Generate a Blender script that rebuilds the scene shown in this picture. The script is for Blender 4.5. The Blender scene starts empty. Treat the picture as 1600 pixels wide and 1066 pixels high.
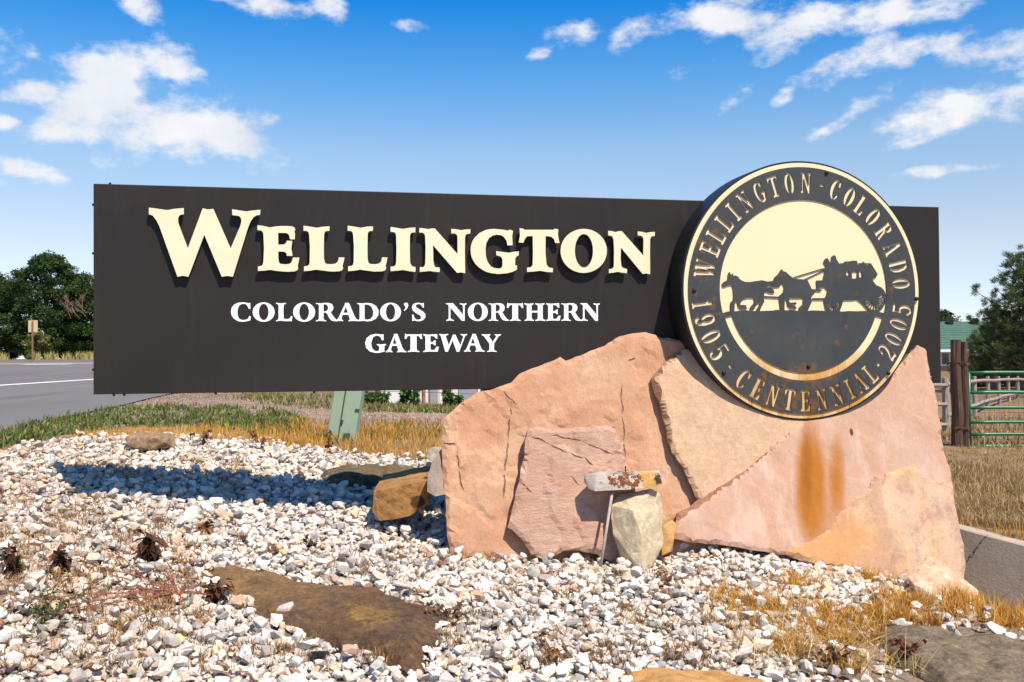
import bpy, bmesh, math, random
import numpy as np
from mathutils import Vector, Matrix, noise
from mathutils.geometry import delaunay_2d_cdt

random.seed(7); RNG = np.random.default_rng(7)
sc = bpy.context.scene
col = sc.collection

# ------------------------------------------------------------------ camera, sky, sun, exposure
F = 1600 * 35.0 / 36.0
CAM = Vector((0, 0, 1.5))
PITCH, ROLL = 0.0148, 0.0065
cam_d = bpy.data.cameras.new('camera'); cam_d.lens = 35; cam_d.sensor_width = 36; cam_d.clip_end = 6000
cam = bpy.data.objects.new('camera', cam_d); col.objects.link(cam)
CR = (Matrix.Rotation(math.pi/2 + PITCH, 3, 'X') @ Matrix.Rotation(-ROLL, 3, 'Z'))
cam.matrix_world = Matrix.Translation(CAM) @ CR.to_4x4()
sc.camera = cam
sc.view_settings.view_transform = 'Standard'; sc.view_settings.look = 'None'
sc.view_settings.gamma = 1; sc.view_settings.exposure = 0.50
sc.view_settings.use_curve_mapping = False

def ray(px, py):
    return CR @ Vector(((px-800)/F, (533-py)/F, -1.0))
def at(px, py, Z):
    """world point seen at photo pixel px,py at distance Z ahead of the camera"""
    return CAM + ray(px, py) * Z
CRT = np.array(CR.transposed())
def project(P):
    P = np.asarray(P, float).reshape(-1, 3) - np.array(CAM)
    c = P @ CRT.T
    z = np.maximum(-c[:, 2], 1e-3)
    return 800 + F*c[:, 0]/z, 533 - F*c[:, 1]/z, -c[:, 2]

YAW = math.radians(12)
U = Vector((math.cos(YAW), math.sin(YAW), 0)); N = Vector((math.sin(YAW), -math.cos(YAW), 0)); W = Vector((0, 0, 1))
ELEV, AZ = math.radians(57), math.radians(24)
SH = N*math.cos(AZ) + U*math.sin(AZ)
SUN = Vector((SH.x*math.cos(ELEV), SH.y*math.cos(ELEV), math.sin(ELEV)))
sl = bpy.data.lights.new('sun', 'SUN'); sl.energy = 4.9; sl.angle = math.radians(0.53); sl.color = (1.0, 0.905, 0.765)
so = bpy.data.objects.new('sun', sl); col.objects.link(so)
so.rotation_euler = SUN.to_track_quat('Z', 'Y').to_euler(); so.location = (6, -8, 14)

world = bpy.data.worlds.new('World'); sc.world = world; world.use_nodes = True
def build_world():
    nt = world.node_tree; nt.nodes.clear(); L = nt.links.new
    def nd(t, **k):
        n = nt.nodes.new(t)
        for a, b in k.items(): setattr(n, a, b)
        return n
    def mth(op, a, b=None, clamp=False):
        n = nd('ShaderNodeMath', operation=op, use_clamp=clamp)
        for i, v in enumerate((a, b)):
            if v is None: continue
            if isinstance(v, (int, float)): n.inputs[i].default_value = v
            else: L(v, n.inputs[i])
        return n.outputs[0]
    out = nd('ShaderNodeOutputWorld'); bg = nd('ShaderNodeBackground'); bg.inputs[1].default_value = 0.1
    sky = nd('ShaderNodeTexSky', sky_type='NISHITA'); sky.sun_disc = False
    sky.sun_elevation = ELEV; sky.sun_rotation = math.atan2(SUN.x, SUN.y)
    sky.altitude = 1600; sky.air_density = 1.0; sky.dust_density = 0.6; sky.ozone_density = 2.6
    geo = nd('ShaderNodeTexCoord')
    D = geo.outputs['Generated']
    # clear-sky colour: Nishita, with the deeper blue of the photograph towards the zenith
    sep = nd('ShaderNodeSeparateXYZ'); L(D, sep.inputs[0])
    up = mth('MAXIMUM', sep.outputs[2], 0.0)
    ramp = nd('ShaderNodeValToRGB'); L(up, ramp.inputs[0])
    e = ramp.color_ramp.elements
    e[0].position = 0.0; e[0].color = (1.02, 1.0, 1.22, 1)
    e[1].position = 0.72; e[1].color = (0.12, 0.75, 1.3, 1)
    for p, c in ((0.115, (1.36, 1.10, 0.97, 1)), (0.20, (1.2, 1.22, 1.15, 1)), (0.268, (0.56, 1.10, 1.34, 1)), (0.335, (0.08, 0.875, 1.44, 1))):
        k = ramp.color_ramp.elements.new(p); k.color = c
    mul = nd('ShaderNodeMix', data_type='RGBA', blend_type='MULTIPLY'); mul.inputs[0].default_value = 1
    L(sky.outputs[0], mul.inputs[6]); L(ramp.outputs[0], mul.inputs[7])
    # clouds: patches of cumulus at fixed directions of the sky, broken up by noise
    wn = nd('ShaderNodeTexNoise'); wn.inputs['Scale'].default_value = 9; wn.inputs['Detail'].default_value = 3
    L(D, wn.inputs['Vector'])
    wsub = nd('ShaderNodeVectorMath', operation='SUBTRACT'); L(wn.outputs['Color'], wsub.inputs[0]); wsub.inputs[1].default_value = (.5, .5, .5)
    wsc = nd('ShaderNodeVectorMath', operation='SCALE'); L(wsub.outputs[0], wsc.inputs[0]); wsc.inputs['Scale'].default_value = 0.035
    wadd = nd('ShaderNodeVectorMath', operation='ADD'); L(D, wadd.inputs[0]); L(wsc.outputs[0], wadd.inputs[1])
    DW = wadd.outputs[0]
    clouds = [(170,135,98,56,-20,1.45),(290,200,135,42,8,1.45),(225,200,115,46,0,1.45),(250,105,60,24,15,.7),(58,146,48,24,-12,.9),(78,205,42,22,-10,.9),(8,196,40,12,0,.8),
              (66,262,54,13,8,.8),(222,10,30,30,0,.6),(375,-4,80,20,0,.8),(520,8,28,18,40,.5),(632,38,30,11,0,.5),(905,52,38,24,-10,.55),
              (985,58,48,20,-35,.5),(850,86,24,9,-20,.4),(1130,42,100,36,8,.9),(1250,52,130,32,-12,.9),(1400,18,180,28,-8,.9),(1330,96,60,18,-18,.6),
              (1300,106,36,12,-25,.5),(1450,78,85,20,-8,.75),(1560,72,75,24,-5,.7),(1318,184,55,13,-20,.65),(1470,182,115,26,-10,.75),(1590,158,60,24,-12,.75),
              (1440,214,70,12,-18,.6),(1485,265,60,9,-2,.6),(1160,152,26,9,-25,.35),(1232,150,18,8,-20,.35),
              (-160,90,130,50,-5,.9),(-300,240,140,30,5,.8),(1800,60,160,60,-10,.9),(1850,250,120,25,-5,.7),(700,-160,260,60,-5,.9),(1200,-220,300,60,8,.9),(100,-200,200,60,0,.9)]
    field = None
    for (px, py, a, b, rot, s) in clouds:
        c = ray(px, py).normalized()
        r = c.cross(Vector((0, 0, 1))).normalized(); u_ = r.cross(c).normalized()
        ct, st = math.cos(math.radians(-rot)), math.sin(math.radians(-rot))
        t1 = (r*ct + u_*st) * (F/(a*1.02)) ; t2 = (u_*ct - r*st) * (F/(b*1.02))
        d1 = nd('ShaderNodeVectorMath', operation='DOT_PRODUCT'); L(DW, d1.inputs[0]); d1.inputs[1].default_value = t1
        d2 = nd('ShaderNodeVectorMath', operation='DOT_PRODUCT'); L(DW, d2.inputs[0]); d2.inputs[1].default_value = t2
        rr = mth('SQRT', mth('ADD', mth('POWER', mth('ABSOLUTE', d1.outputs['Value']), 2), mth('POWER', mth('ABSOLUTE', d2.outputs['Value']), 2)))
        v = mth('MULTIPLY', mth('SUBTRACT', 1.15, rr), 0.62 + .38*s)
        v = mth('MINIMUM', v, 0.30 + .48*s)
        field = v if field is None else mth('MAXIMUM', field, v)
    front = mth('GREATER_THAN', sep.outputs[1], 0.05)
    fn = nd('ShaderNodeTexNoise'); fn.inputs['Scale'].default_value = 17; fn.inputs['Detail'].default_value = 9; fn.inputs['Roughness'].default_value = .62
    mp = nd('ShaderNodeMapping'); mp.inputs['Scale'].default_value = (1, 1, 1.7); L(D, mp.inputs[0]); L(mp.outputs[0], fn.inputs['Vector'])
    gen = nd('ShaderNodeTexNoise'); gen.inputs['Scale'].default_value = 2.6; gen.inputs['Detail'].default_value = 8; L(mp.outputs[0], gen.inputs['Vector'])
    fld_b = mth('MULTIPLY', mth('SUBTRACT', gen.outputs[0], 0.57), 3.0)
    fld = nd('ShaderNodeMix', data_type='FLOAT'); L(front, fld.inputs[0]); L(fld_b, fld.inputs[2]); L(field, fld.inputs[3])
    tot = mth('ADD', fld.outputs[0], mth('MULTIPLY', mth('SUBTRACT', fn.outputs[0], 0.5), 3.5))
    dens = nd('ShaderNodeMapRange', interpolation_type='SMOOTHSTEP'); L(tot, dens.inputs[0])
    dens.inputs[1].default_value = 0.02; dens.inputs[2].default_value = 0.95; dens.inputs[3].default_value = 0; dens.inputs[4].default_value = 0.93
    hz = mth('MULTIPLY', up, 14, True)
    dn = mth('MULTIPLY', dens.outputs[0], hz)
    cm = nd('ShaderNodeMix', data_type='RGBA'); L(dn, cm.inputs[0]); L(mul.outputs[2], cm.inputs[6])
    cn = nd('ShaderNodeTexNoise'); cn.inputs['Scale'].default_value = 12; cn.inputs['Detail'].default_value = 5; L(D, cn.inputs['Vector'])
    cr = nd('ShaderNodeValToRGB'); L(cn.outputs[0], cr.inputs[0])
    cr.color_ramp.elements[0].position = .3; cr.color_ramp.elements[0].color = (5.6, 5.8, 6.3, 1)
    cr.color_ramp.elements[1].position = .6; cr.color_ramp.elements[1].color = (6.9, 6.85, 6.9, 1)
    L(cr.outputs[0], cm.inputs[7])
    L(cm.outputs[2], bg.inputs[0]); L(bg.outputs[0], out.inputs[0])
build_world()

# ------------------------------------------------------------------ helpers
def tag(o, label=None, cat=None, group=None, kind=None):
    if label: o['label'] = label
    if cat: o['category'] = cat
    if group: o['group'] = group
    if kind: o['kind'] = kind
    return o
def empty(name, loc, label, cat, group=None):
    o = bpy.data.objects.new(name, None); col.objects.link(o); o.location = loc; o.empty_display_size = .1
    return tag(o, label, cat, group)
def link(name, me, parent=None):
    o = bpy.data.objects.new(name, me); col.objects.link(o)
    if parent is not None:
        bpy.context.view_layer.update() if False else None
        o.parent = parent
        base = Vector((0, 0, 0)); p = parent
        while p is not None: base += p.location; p = p.parent
        o.location = -base
    return o
def mesh(name, verts, faces, mats, parent=None, fmat=None, colors=None, smooth=False):
    """one mesh object from world-space vertices"""
    me = bpy.data.meshes.new(name)
    me.from_pydata([tuple(v) for v in verts], [], [tuple(int(i) for i in f) for f in faces])
    for m in (mats if isinstance(mats, (list, tuple)) else [mats]): me.materials.append(m)
    if fmat is not None: me.polygons.foreach_set('material_index', np.asarray(fmat, dtype=np.int32))
    if smooth: me.polygons.foreach_set('use_smooth', np.ones(len(me.polygons), dtype=bool))
    if colors is not None:
        a = me.color_attributes.new('col', 'FLOAT_COLOR', 'POINT')
        c = np.ones((len(me.vertices), 4), np.float32); c[:, :3] = colors
        a.data.foreach_set('color', c.ravel())
    me.update()
    return link(name, me, parent)
def fast_mesh(name, V, T, mat, parent=None, colors=None, smooth=False):
    me = bpy.data.meshes.new(name)
    V = np.asarray(V, np.float32); T = np.asarray(T, np.int32); k = T.shape[1]
    me.vertices.add(len(V)); me.vertices.foreach_set('co', V.ravel())
    me.loops.add(T.size); me.loops.foreach_set('vertex_index', T.ravel())
    me.polygons.add(len(T)); me.polygons.foreach_set('loop_start', np.arange(0, T.size, k, dtype=np.int32))
    try: me.polygons.foreach_set('loop_total', np.full(len(T), k, dtype=np.int32))
    except Exception: pass
    me.polygons.foreach_set('use_smooth', np.full(len(T), smooth, dtype=bool))
    me.materials.append(mat)
    if colors is not None:
        a = me.color_attributes.new('col', 'FLOAT_COLOR', 'POINT')
        c = np.ones((len(V), 4), np.float32); c[:, :3] = colors; a.data.foreach_set('color', c.ravel())
    me.update(calc_edges=True); me.validate()
    return link(name, me, parent)

class G:
    """small geometry collector in world space"""
    def __init__(s): s.v = []; s.f = []; s.m = []
    def add(s, v, f, m=0):
        b = len(s.v); s.v += [Vector(x) for x in v]; s.f += [[i+b for i in q] for q in f]; s.m += [m]*len(f)
    def box(s, c, x, y, z, m=0, bev=0):
        c = Vector(c); x = Vector(x)/2; y = Vector(y)/2; z = Vector(z)/2
        v = [c + x*a + y*b + z*d for d in (-1, 1) for b in (-1, 1) for a in (-1, 1)]
        s.add(v, [(0,2,3,1),(4,5,7,6),(0,1,5,4),(2,6,7,3),(0,4,6,2),(1,3,7,5)], m)
    def tube(s, pts, r, n=8, m=0, cap=True):
        pts = [Vector(p) for p in pts]; rr = r if isinstance(r, (list, tuple)) else [r]*len(pts)
        v = []; prev = None
        for i, p in enumerate(pts):
            d = (pts[min(i+1, len(pts)-1)] - pts[max(i-1, 0)]).normalized()
            a = d.cross(Vector((0.13, 0.2, 1))) if prev is None else prev - d*prev.dot(d)
            if a.length < 1e-5: a = d.cross(Vector((1, 0, 0)))
            a.normalize(); prev = a; b = d.cross(a)
            v += [p + (a*math.cos(t*2*math.pi/n) + b*math.sin(t*2*math.pi/n))*rr[i] for t in range(n)]
        f = [(i*n+t, i*n+(t+1)%n, (i+1)*n+(t+1)%n, (i+1)*n+t) for i in range(len(pts)-1) for t in range(n)]
        if cap: f += [tuple(range(n))[::-1], tuple((len(pts)-1)*n+t for t in range(n))]
        s.add(v, f, m)
    def build(s, name, mats, parent=None, smooth=False):
        return mesh(name, s.v, s.f, mats, parent, s.m, smooth=smooth)

def pip(P, poly):
    """points (n,2) inside polygon"""
    poly = np.asarray(poly, float); x, y = P[:, 0], P[:, 1]
    ins = np.zeros(len(P), bool); j = len(poly)-1
    for i in range(len(poly)):
        xi, yi = poly[i]; xj, yj = poly[j]
        if yi != yj:
            c = ((yi > y) != (yj > y)) & (x < (xj-xi)*(y-yi)/(yj-yi)+xi)
            ins ^= c
        j = i
    return ins
def shape2d(ops, extra=None):
    """exact 2D boolean: ops = [(sign, polygon)], the last polygon covering a place decides. -> verts, tris"""
    co = []; ed = []
    for s, p in ops:
        b = len(co); co += [Vector((q[0], q[1])) for q in p]; n = len(p)
        ed += [(b+i, b+(i+1) % n) for i in range(n)]
    if extra is not None: co += [Vector((q[0], q[1])) for q in extra]
    v, e, f, *_ = delaunay_2d_cdt(co, ed, [], 0, 1e-6, False)
    V = np.array([(q[0], q[1]) for q in v]); T = np.array([t for t in f if len(t) == 3])
    C = V[T].mean(1); state = np.zeros(len(T), bool)
    for s, p in ops:
        p = np.asarray(p, float)
        bb = (C[:, 0] >= p[:, 0].min()) & (C[:, 0] <= p[:, 0].max()) & (C[:, 1] >= p[:, 1].min()) & (C[:, 1] <= p[:, 1].max())
        idx = np.nonzero(bb)[0]
        if len(idx):
            ins = pip(C[idx], p); state[idx[ins]] = s > 0
    T = T[state]
    A = V[T]; ar = (A[:,1,0]-A[:,0,0])*(A[:,2,1]-A[:,0,1]) - (A[:,1,1]-A[:,0,1])*(A[:,2,0]-A[:,0,0])
    T[ar < 0] = T[ar < 0][:, ::-1]; T = T[abs(ar) > 1e-12]
    used = np.unique(T); mp = -np.ones(len(V), int); mp[used] = np.arange(len(used))
    return V[used], mp[T]
def boundary(T):
    es = {}
    for t in T:
        for a, b in ((t[0], t[1]), (t[1], t[2]), (t[2], t[0])):
            if (b, a) in es: del es[(b, a)]
            else: es[(a, b)] = 1
    return list(es)
def plate(name, ops, d_front, thick, mats, parent, edge_mat=0):
    """a flat cut plate: ops in panel coordinates (u, z), front face d_front ahead of the panel"""
    V, T = shape2d(ops); n = len(V)
    vs = [panel_uv(u, z, d_front) for u, z in V] + [panel_uv(u, z, d_front-thick) for u, z in V]
    fs = [tuple(t) for t in T] + [tuple(t[::-1]+n) for t in T]; fm = [0]*len(fs)
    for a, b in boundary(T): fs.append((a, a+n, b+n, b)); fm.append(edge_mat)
    return mesh(name, vs, fs, mats, parent, fm)

# panel frame
ZL = 7.0
P0 = at(146, 616, ZL)
P0 = Vector((P0.x, P0.y, 0))
def panel_uv(u, z, d=0.0): return P0 + U*u + N*d + Vector((0, 0, z))
def on_panel(px, py, d=0.0):
    r = ray(px, py); o = P0 + N*d
    t = (o - CAM).dot(N) / r.dot(N); p = CAM + r*t
    return (p-P0).dot(U), p.z
def lean_pt(px, py, d0, d1):
    """pixel on a slab plane that stands d0 ahead of the panel at z=0 and d1 at z=1.6"""
    k = (d0-d1)/1.6; nn = (N + W*k); o = P0 + N*d0
    r = ray(px, py); t = (o-CAM).dot(nn)/r.dot(nn)
    return CAM + r*t

# ------------------------------------------------------------------ materials
def mat(name, fn=None, rough=.7, base=(.5,.5,.5), metal=0, spec=.3):
    m = bpy.data.materials.new(name); m.use_nodes = True; nt = m.node_tree
    b = nt.nodes['Principled BSDF']; b.inputs['Roughness'].default_value = rough
    b.inputs['Base Color'].default_value = (*base, 1); b.inputs['Metallic'].default_value = metal
    b.inputs['Specular IOR Level'].default_value = spec
    if fn: fn(nt, b)
    return m
class NT:
    def __init__(s, nt): s.nt = nt; s.geo = None
    def n(s, t, **k):
        x = s.nt.nodes.new(t)
        for a, b in k.items(): setattr(x, a, b)
        return x
    def l(s, a, b): s.nt.links.new(a, b)
    def pos(s, scale=(1,1,1)):
        if s.geo is None: s.geo = s.n('ShaderNodeNewGeometry')
        m = s.n('ShaderNodeMapping'); m.inputs['Scale'].default_value = scale; s.l(s.geo.outputs['Position'], m.inputs[0])
        return m.outputs[0]
    def noise(s, scale, detail=5, rough=.55, vscale=(1,1,1), dist=0):
        x = s.n('ShaderNodeTexNoise'); x.inputs['Scale'].default_value = scale; x.inputs['Detail'].default_value = detail
        x.inputs['Roughness'].default_value = rough; x.inputs['Distortion'].default_value = dist; s.l(s.pos(vscale), x.inputs['Vector'])
        return x.outputs[0]
    def ramp(s, fac, stops, const=False):
        x = s.n('ShaderNodeValToRGB'); s.l(fac, x.inputs[0]); e = x.color_ramp.elements
        if const: x.color_ramp.interpolation = 'CONSTANT'
        while len(e) < len(stops): e.new(.5)
        for i, (p, c) in enumerate(stops):
            e[i].position = p; e[i].color = (c, c, c, 1) if isinstance(c, (int, float)) else (*c, 1)
        return x.outputs[0]
    def mix(s, fac, a, b, mode='MIX'):
        x = s.n('ShaderNodeMix', data_type='RGBA', blend_type=mode)
        for i, v in ((0, fac), (6, a), (7, b)):
            if isinstance(v, (int, float)): x.inputs[i].default_value = v
            elif isinstance(v, tuple): x.inputs[i].default_value = (*v, 1)
            else: s.l(v, x.inputs[i])
        return x.outputs[2]
    def math(s, op, a, b=0.0, clamp=False):
        x = s.n('ShaderNodeMath', operation=op, use_clamp=clamp)
        for i, v in enumerate((a, b)):
            if isinstance(v, (int, float)): x.inputs[i].default_value = v
            else: s.l(v, x.inputs[i])
        return x.outputs[0]
    def bump(s, b, h, strength=.3, dist=.01):
        x = s.n('ShaderNodeBump'); x.inputs['Strength'].default_value = strength; x.inputs['Distance'].default_value = dist
        s.l(h, x.inputs['Height']); s.l(x.outputs[0], b.inputs['Normal'])
    def line(s, p, q, w):
        """thin wavering line mask from world point p to q, half width w"""
        if s.geo is None: s.geo = s.n('ShaderNodeNewGeometry')
        if not hasattr(s, 'wob'):
            nz = s.n('ShaderNodeTexNoise'); nz.inputs['Scale'].default_value = 11; nz.inputs['Detail'].default_value = 5; s.l(s.geo.outputs['Position'], nz.inputs['Vector'])
            sb = s.n('ShaderNodeVectorMath', operation='SUBTRACT'); s.l(nz.outputs['Color'], sb.inputs[0]); sb.inputs[1].default_value = (.5,.5,.5)
            sc_ = s.n('ShaderNodeVectorMath', operation='SCALE'); s.l(sb.outputs[0], sc_.inputs[0]); sc_.inputs['Scale'].default_value = .05
            ad = s.n('ShaderNodeVectorMath', operation='ADD'); s.l(s.geo.outputs['Position'], ad.inputs[0]); s.l(sc_.outputs[0], ad.inputs[1]); s.wob = ad.outputs[0]
        m = (p+q)/2; d = q-p; L = d.length/2; d.normalize(); perp = d.cross(N).normalized()
        v = s.n('ShaderNodeVectorMath', operation='SUBTRACT'); s.l(s.wob, v.inputs[0]); v.inputs[1].default_value = m
        a = s.n('ShaderNodeVectorMath', operation='DOT_PRODUCT'); s.l(v.outputs[0], a.inputs[0]); a.inputs[1].default_value = d/L
        b = s.n('ShaderNodeVectorMath', operation='DOT_PRODUCT'); s.l(v.outputs[0], b.inputs[0]); b.inputs[1].default_value = perp/w
        a4 = s.math('POWER', s.math('ABSOLUTE', a.outputs['Value']), 4.0); b2 = s.math('MULTIPLY', b.outputs['Value'], b.outputs['Value'])
        return s.math('SUBTRACT', 1.0, s.math('ADD', a4, b2), True)
    def blob(s, c, r, shear=0.0):
        """soft spot mask (1 at centre) round world point c, radii r (along U, N, z)"""
        if s.geo is None: s.geo = s.n('ShaderNodeNewGeometry')
        v = s.n('ShaderNodeVectorMath', operation='SUBTRACT'); s.l(s.geo.outputs['Position'], v.inputs[0]); v.inputs[1].default_value = c
        tot = None
        for ax, rr in ((U - W*shear, r[0]), (N, r[1]), (W, r[2])):
            d = s.n('ShaderNodeVectorMath', operation='DOT_PRODUCT'); s.l(v.outputs[0], d.inputs[0]); d.inputs[1].default_value = ax/rr
            q = s.math('MULTIPLY', d.outputs['Value'], d.outputs['Value']); tot = q if tot is None else s.math('ADD', tot, q)
        return s.math('SUBTRACT', 1.0, tot, True)

def stone_mat(name, c1, c2, c3, streak=(1,1,1), scale=2.0, bump=.5, extra=None, pale=.12, crack=None, k=.88, grit=.08):
    c1, c2, c3 = [tuple(x*k for x in c) for c in (c1, c2, c3)]
    def fn(nt, b):
        t = NT(nt)
        a = t.noise(scale, 8, .62, streak, .9); f = t.noise(scale*4, 7, .68, streak); g = t.noise(90, 3, .6)
        c = t.mix(t.ramp(a, [(.36, 0.), (.62, 1.)]), c1, c2)
        c = t.mix(t.ramp(f, [(.50, 0.), (.66, .8)]), c, c3)
        c = t.mix(t.ramp(t.noise(scale*2.3, 9, .72, (1.3,1.3,.6), 1.6), [(.54, 0.), (.66, pale*4)]), c, tuple(min(1, x*1.28+.03) for x in c1))
        c = t.mix(t.ramp(t.noise(scale*.7, 5, .6, (1,1,1), 2.0), [(.42, .45), (.56, 0.)]), c, tuple(x*y for x, y in zip(c3, (.92,.82,.78))))
        c = t.mix(t.ramp(g, [(.35, .20), (.5, 0.)]), c, tuple(x*.5 for x in c3))
        c = t.mix(t.ramp(t.noise(33, 3, .5), [(.71, 0.), (.75, .6)]), c, tuple(x*.45 for x in c3))
        h = t.math('ADD', t.math('MULTIPLY', t.noise(14, 8, .7, streak), 1.0), t.math('MULTIPLY', t.noise(140, 4, .7), .25))
        if crack:
            m = None
            for p, q in crack:
                k_ = t.line(p, q, .0075); m = k_ if m is None else t.math('MAXIMUM', m, k_)
            m = t.math('MULTIPLY', m, t.ramp(t.noise(16, 3, .5), [(.36, .15), (.5, 1.)]), True)
            c = t.mix(t.math('MULTIPLY', m, .8), c, tuple(x*.33 for x in c3)); h = t.math('SUBTRACT', h, t.math('MULTIPLY', m, 1.0))
        if extra: c = extra(t, c)
        c = t.mix(1.0, c, t.ramp(t.noise(30, 8, .82), [(.32, 1-grit), (.5, 1.), (.68, 1+grit*.8)]), 'MULTIPLY')
        t.l(c, b.inputs['Base Color'])
        t.bump(b, h, bump, .02)
    return mat(name, fn, rough=.85, spec=.2)

def col_mat(name, rough=.8, bump=0, spec=.2, trans=0, var=0.0):
    def fn(nt, b):
        t = NT(nt); a = t.n('ShaderNodeAttribute'); a.attribute_name = 'col'
        c = a.outputs['Color']
        if var:
            v = t.ramp(t.noise(45, 6, .65), [(.3, 1-var), (.7, 1+var*.4)]); c = t.mix(1.0, c, v, 'MULTIPLY')
        t.l(c, b.inputs['Base Color'])
        if bump: t.bump(b, t.noise(60, 6, .7), bump, .01)
        if trans:
            out = nt.nodes['Material Output']; tr = t.n('ShaderNodeBsdfTranslucent'); t.l(c, tr.inputs[0])
            ms = t.n('ShaderNodeMixShader'); ms.inputs[0].default_value = trans
            t.l(b.outputs[0], ms.inputs[1]); t.l(tr.outputs[0], ms.inputs[2]); t.l(ms.outputs[0], out.inputs[0])
    return mat(name, fn, rough=rough, spec=spec)
M_GRAVEL = col_mat('gravel_stone', .62, .35, .35, var=.22)
M_LEAF = col_mat('leaf', .6, 0, .25, trans=.3)
M_STRAW = col_mat('dry_grass', .75, 0, .2, trans=.2)
M_BRANCH = col_mat('bark_and_twig', .9, .3)

def panel_fn(nt, b):
    t = NT(nt)
    c = t.mix(t.ramp(t.noise(.9, 4, .5), [(.3, 0.), (.7, 1.)]), (.023, .0185, .0165), (.030, .0245, .0225))
    c = t.mix(t.ramp(t.noise(70, 2, .5), [(.76, 0.), (.80, .35)]), c, (.16, .15, .14))
    c = t.mix(t.ramp(t.noise(3, 8, .75, (3,3,.35)), [(.55, 0.), (.75, .22)]), c, (.075, .066, .062))
    t.l(c, b.inputs['Base Color']); t.l(t.ramp(t.noise(2.5, 5, .6), [(.3, .40), (.7, .58)]), b.inputs['Roughness'])
    t.bump(b, t.noise(1.2, 2, .4), .05, .02)
M_PANEL = mat('panel_paint', panel_fn, rough=.5, spec=.2)
M_BLACK = mat('black_steel', lambda nt, b: NT(nt) and None, rough=.45, base=(.012,.012,.013), spec=.4)

C_U, C_Z = on_panel(1256, 454, .30)
R_D = (on_panel(1256, 252, .30)[1] - on_panel(1256, 657, .30)[1]) / 2
C_Z = (on_panel(1256, 252, .30)[1] + on_panel(1256, 657, .30)[1]) / 2
C_W = panel_uv(C_U, C_Z, .3)
def cream_fn(nt, b):
    t = NT(nt)
    c = t.mix(t.ramp(t.noise(1.5, 5, .6), [(.3, 0.), (.7, 1.)]), (.82, .66, .39), (.84, .69, .44))
    low = t.blob(C_W - W*R_D*.9 + U*.02, (R_D*1.05, .5, R_D*.5))
    st = t.math('MULTIPLY', t.ramp(t.noise(7, 6, .7, (1.0,1.0,.12)), [(.38, .30), (.54, 1.)]), t.math('POWER', low, .6))
    c = t.mix(t.math('MULTIPLY', st, 1.1, True), c, (.56, .27, .05))
    st2 = t.math('MULTIPLY', t.ramp(t.noise(26, 4, .7, (1,1,.05)), [(.58, 0.), (.66, 1.)]), t.math('POWER', low, 1.5))
    c = t.mix(st2, c, (.16, .04, .01))
    t.l(c, b.inputs['Base Color'])
M_CREAM = mat('cream_paint', cream_fn, rough=.45, spec=.35)
def letter_fn(nt, b):
    t = NT(nt)
    c = t.mix(t.ramp(t.noise(5, 4, .6), [(.35, 0.), (.7, 1.)]), (.72, .665, .44), (.76, .705, .49))
    c = t.mix(t.ramp(t.noise(24, 5, .7), [(.70, 0.), (.74, .5)]), c, (.45, .30, .14))
    t.l(c, b.inputs['Base Color'])
M_LETTER = mat('letter_cream', letter_fn, rough=.4, spec=.4)
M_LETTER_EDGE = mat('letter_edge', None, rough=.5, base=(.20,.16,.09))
M_WHITE = mat('white_vinyl', None, rough=.45, base=(.86,.86,.87))
def plate_fn(nt, b):
    t = NT(nt)
    c = t.mix(t.ramp(t.noise(2.6, 6, .65), [(.3, 0.), (.7, 1.)]), (.036, .042, .045), (.058, .062, .060))
    c = t.mix(t.ramp(t.noise(9, 7, .7, (1,1,.22)), [(.60, 0.), (.78, .5)]), c, (.12, .095, .06))
    rim = t.blob(C_W - W*R_D*.98, (R_D*.95, .5, R_D*.45))
    rim2 = t.blob(C_W - W*R_D*.64, (R_D*.40, .5, R_D*.12))
    lef = t.blob(C_W - U*R_D*.86 + W*R_D*.02, (R_D*.22, .5, R_D*.8))
    k = t.math('ADD', t.math('ADD', t.math('MULTIPLY', rim, .40), t.math('MULTIPLY', rim2, .42)), t.math('MULTIPLY', lef, .22))
    r = t.math('MULTIPLY', t.ramp(t.math('ADD', t.noise(10, 8, .72), t.math('MULTIPLY', k, .28)), [(.585, 0.), (.68, 1.)]), 1.0)
    c = t.mix(r, c, t.mix(t.noise(30, 4, .6), (.11, .035, .012), (.16, .10, .045)))
    t.l(c, b.inputs['Base Color']); t.bump(b, t.noise(16, 7, .75), .12, .01)
M_PLATE = mat('weathered_plate', plate_fn, rough=.6, spec=.3)
M_RUST = mat('rust_edge', lambda nt, b: (lambda t: t.l(t.ramp(t.noise(18, 5, .6), [(.3, (.05,.018,.01)), (.7, (.17,.062,.02))]), b.inputs['Base Color']))(NT(nt)), rough=.9)
M_BOLT = mat('bolt_dark', None, rough=.5, base=(.03,.025,.024), metal=.5)

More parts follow.
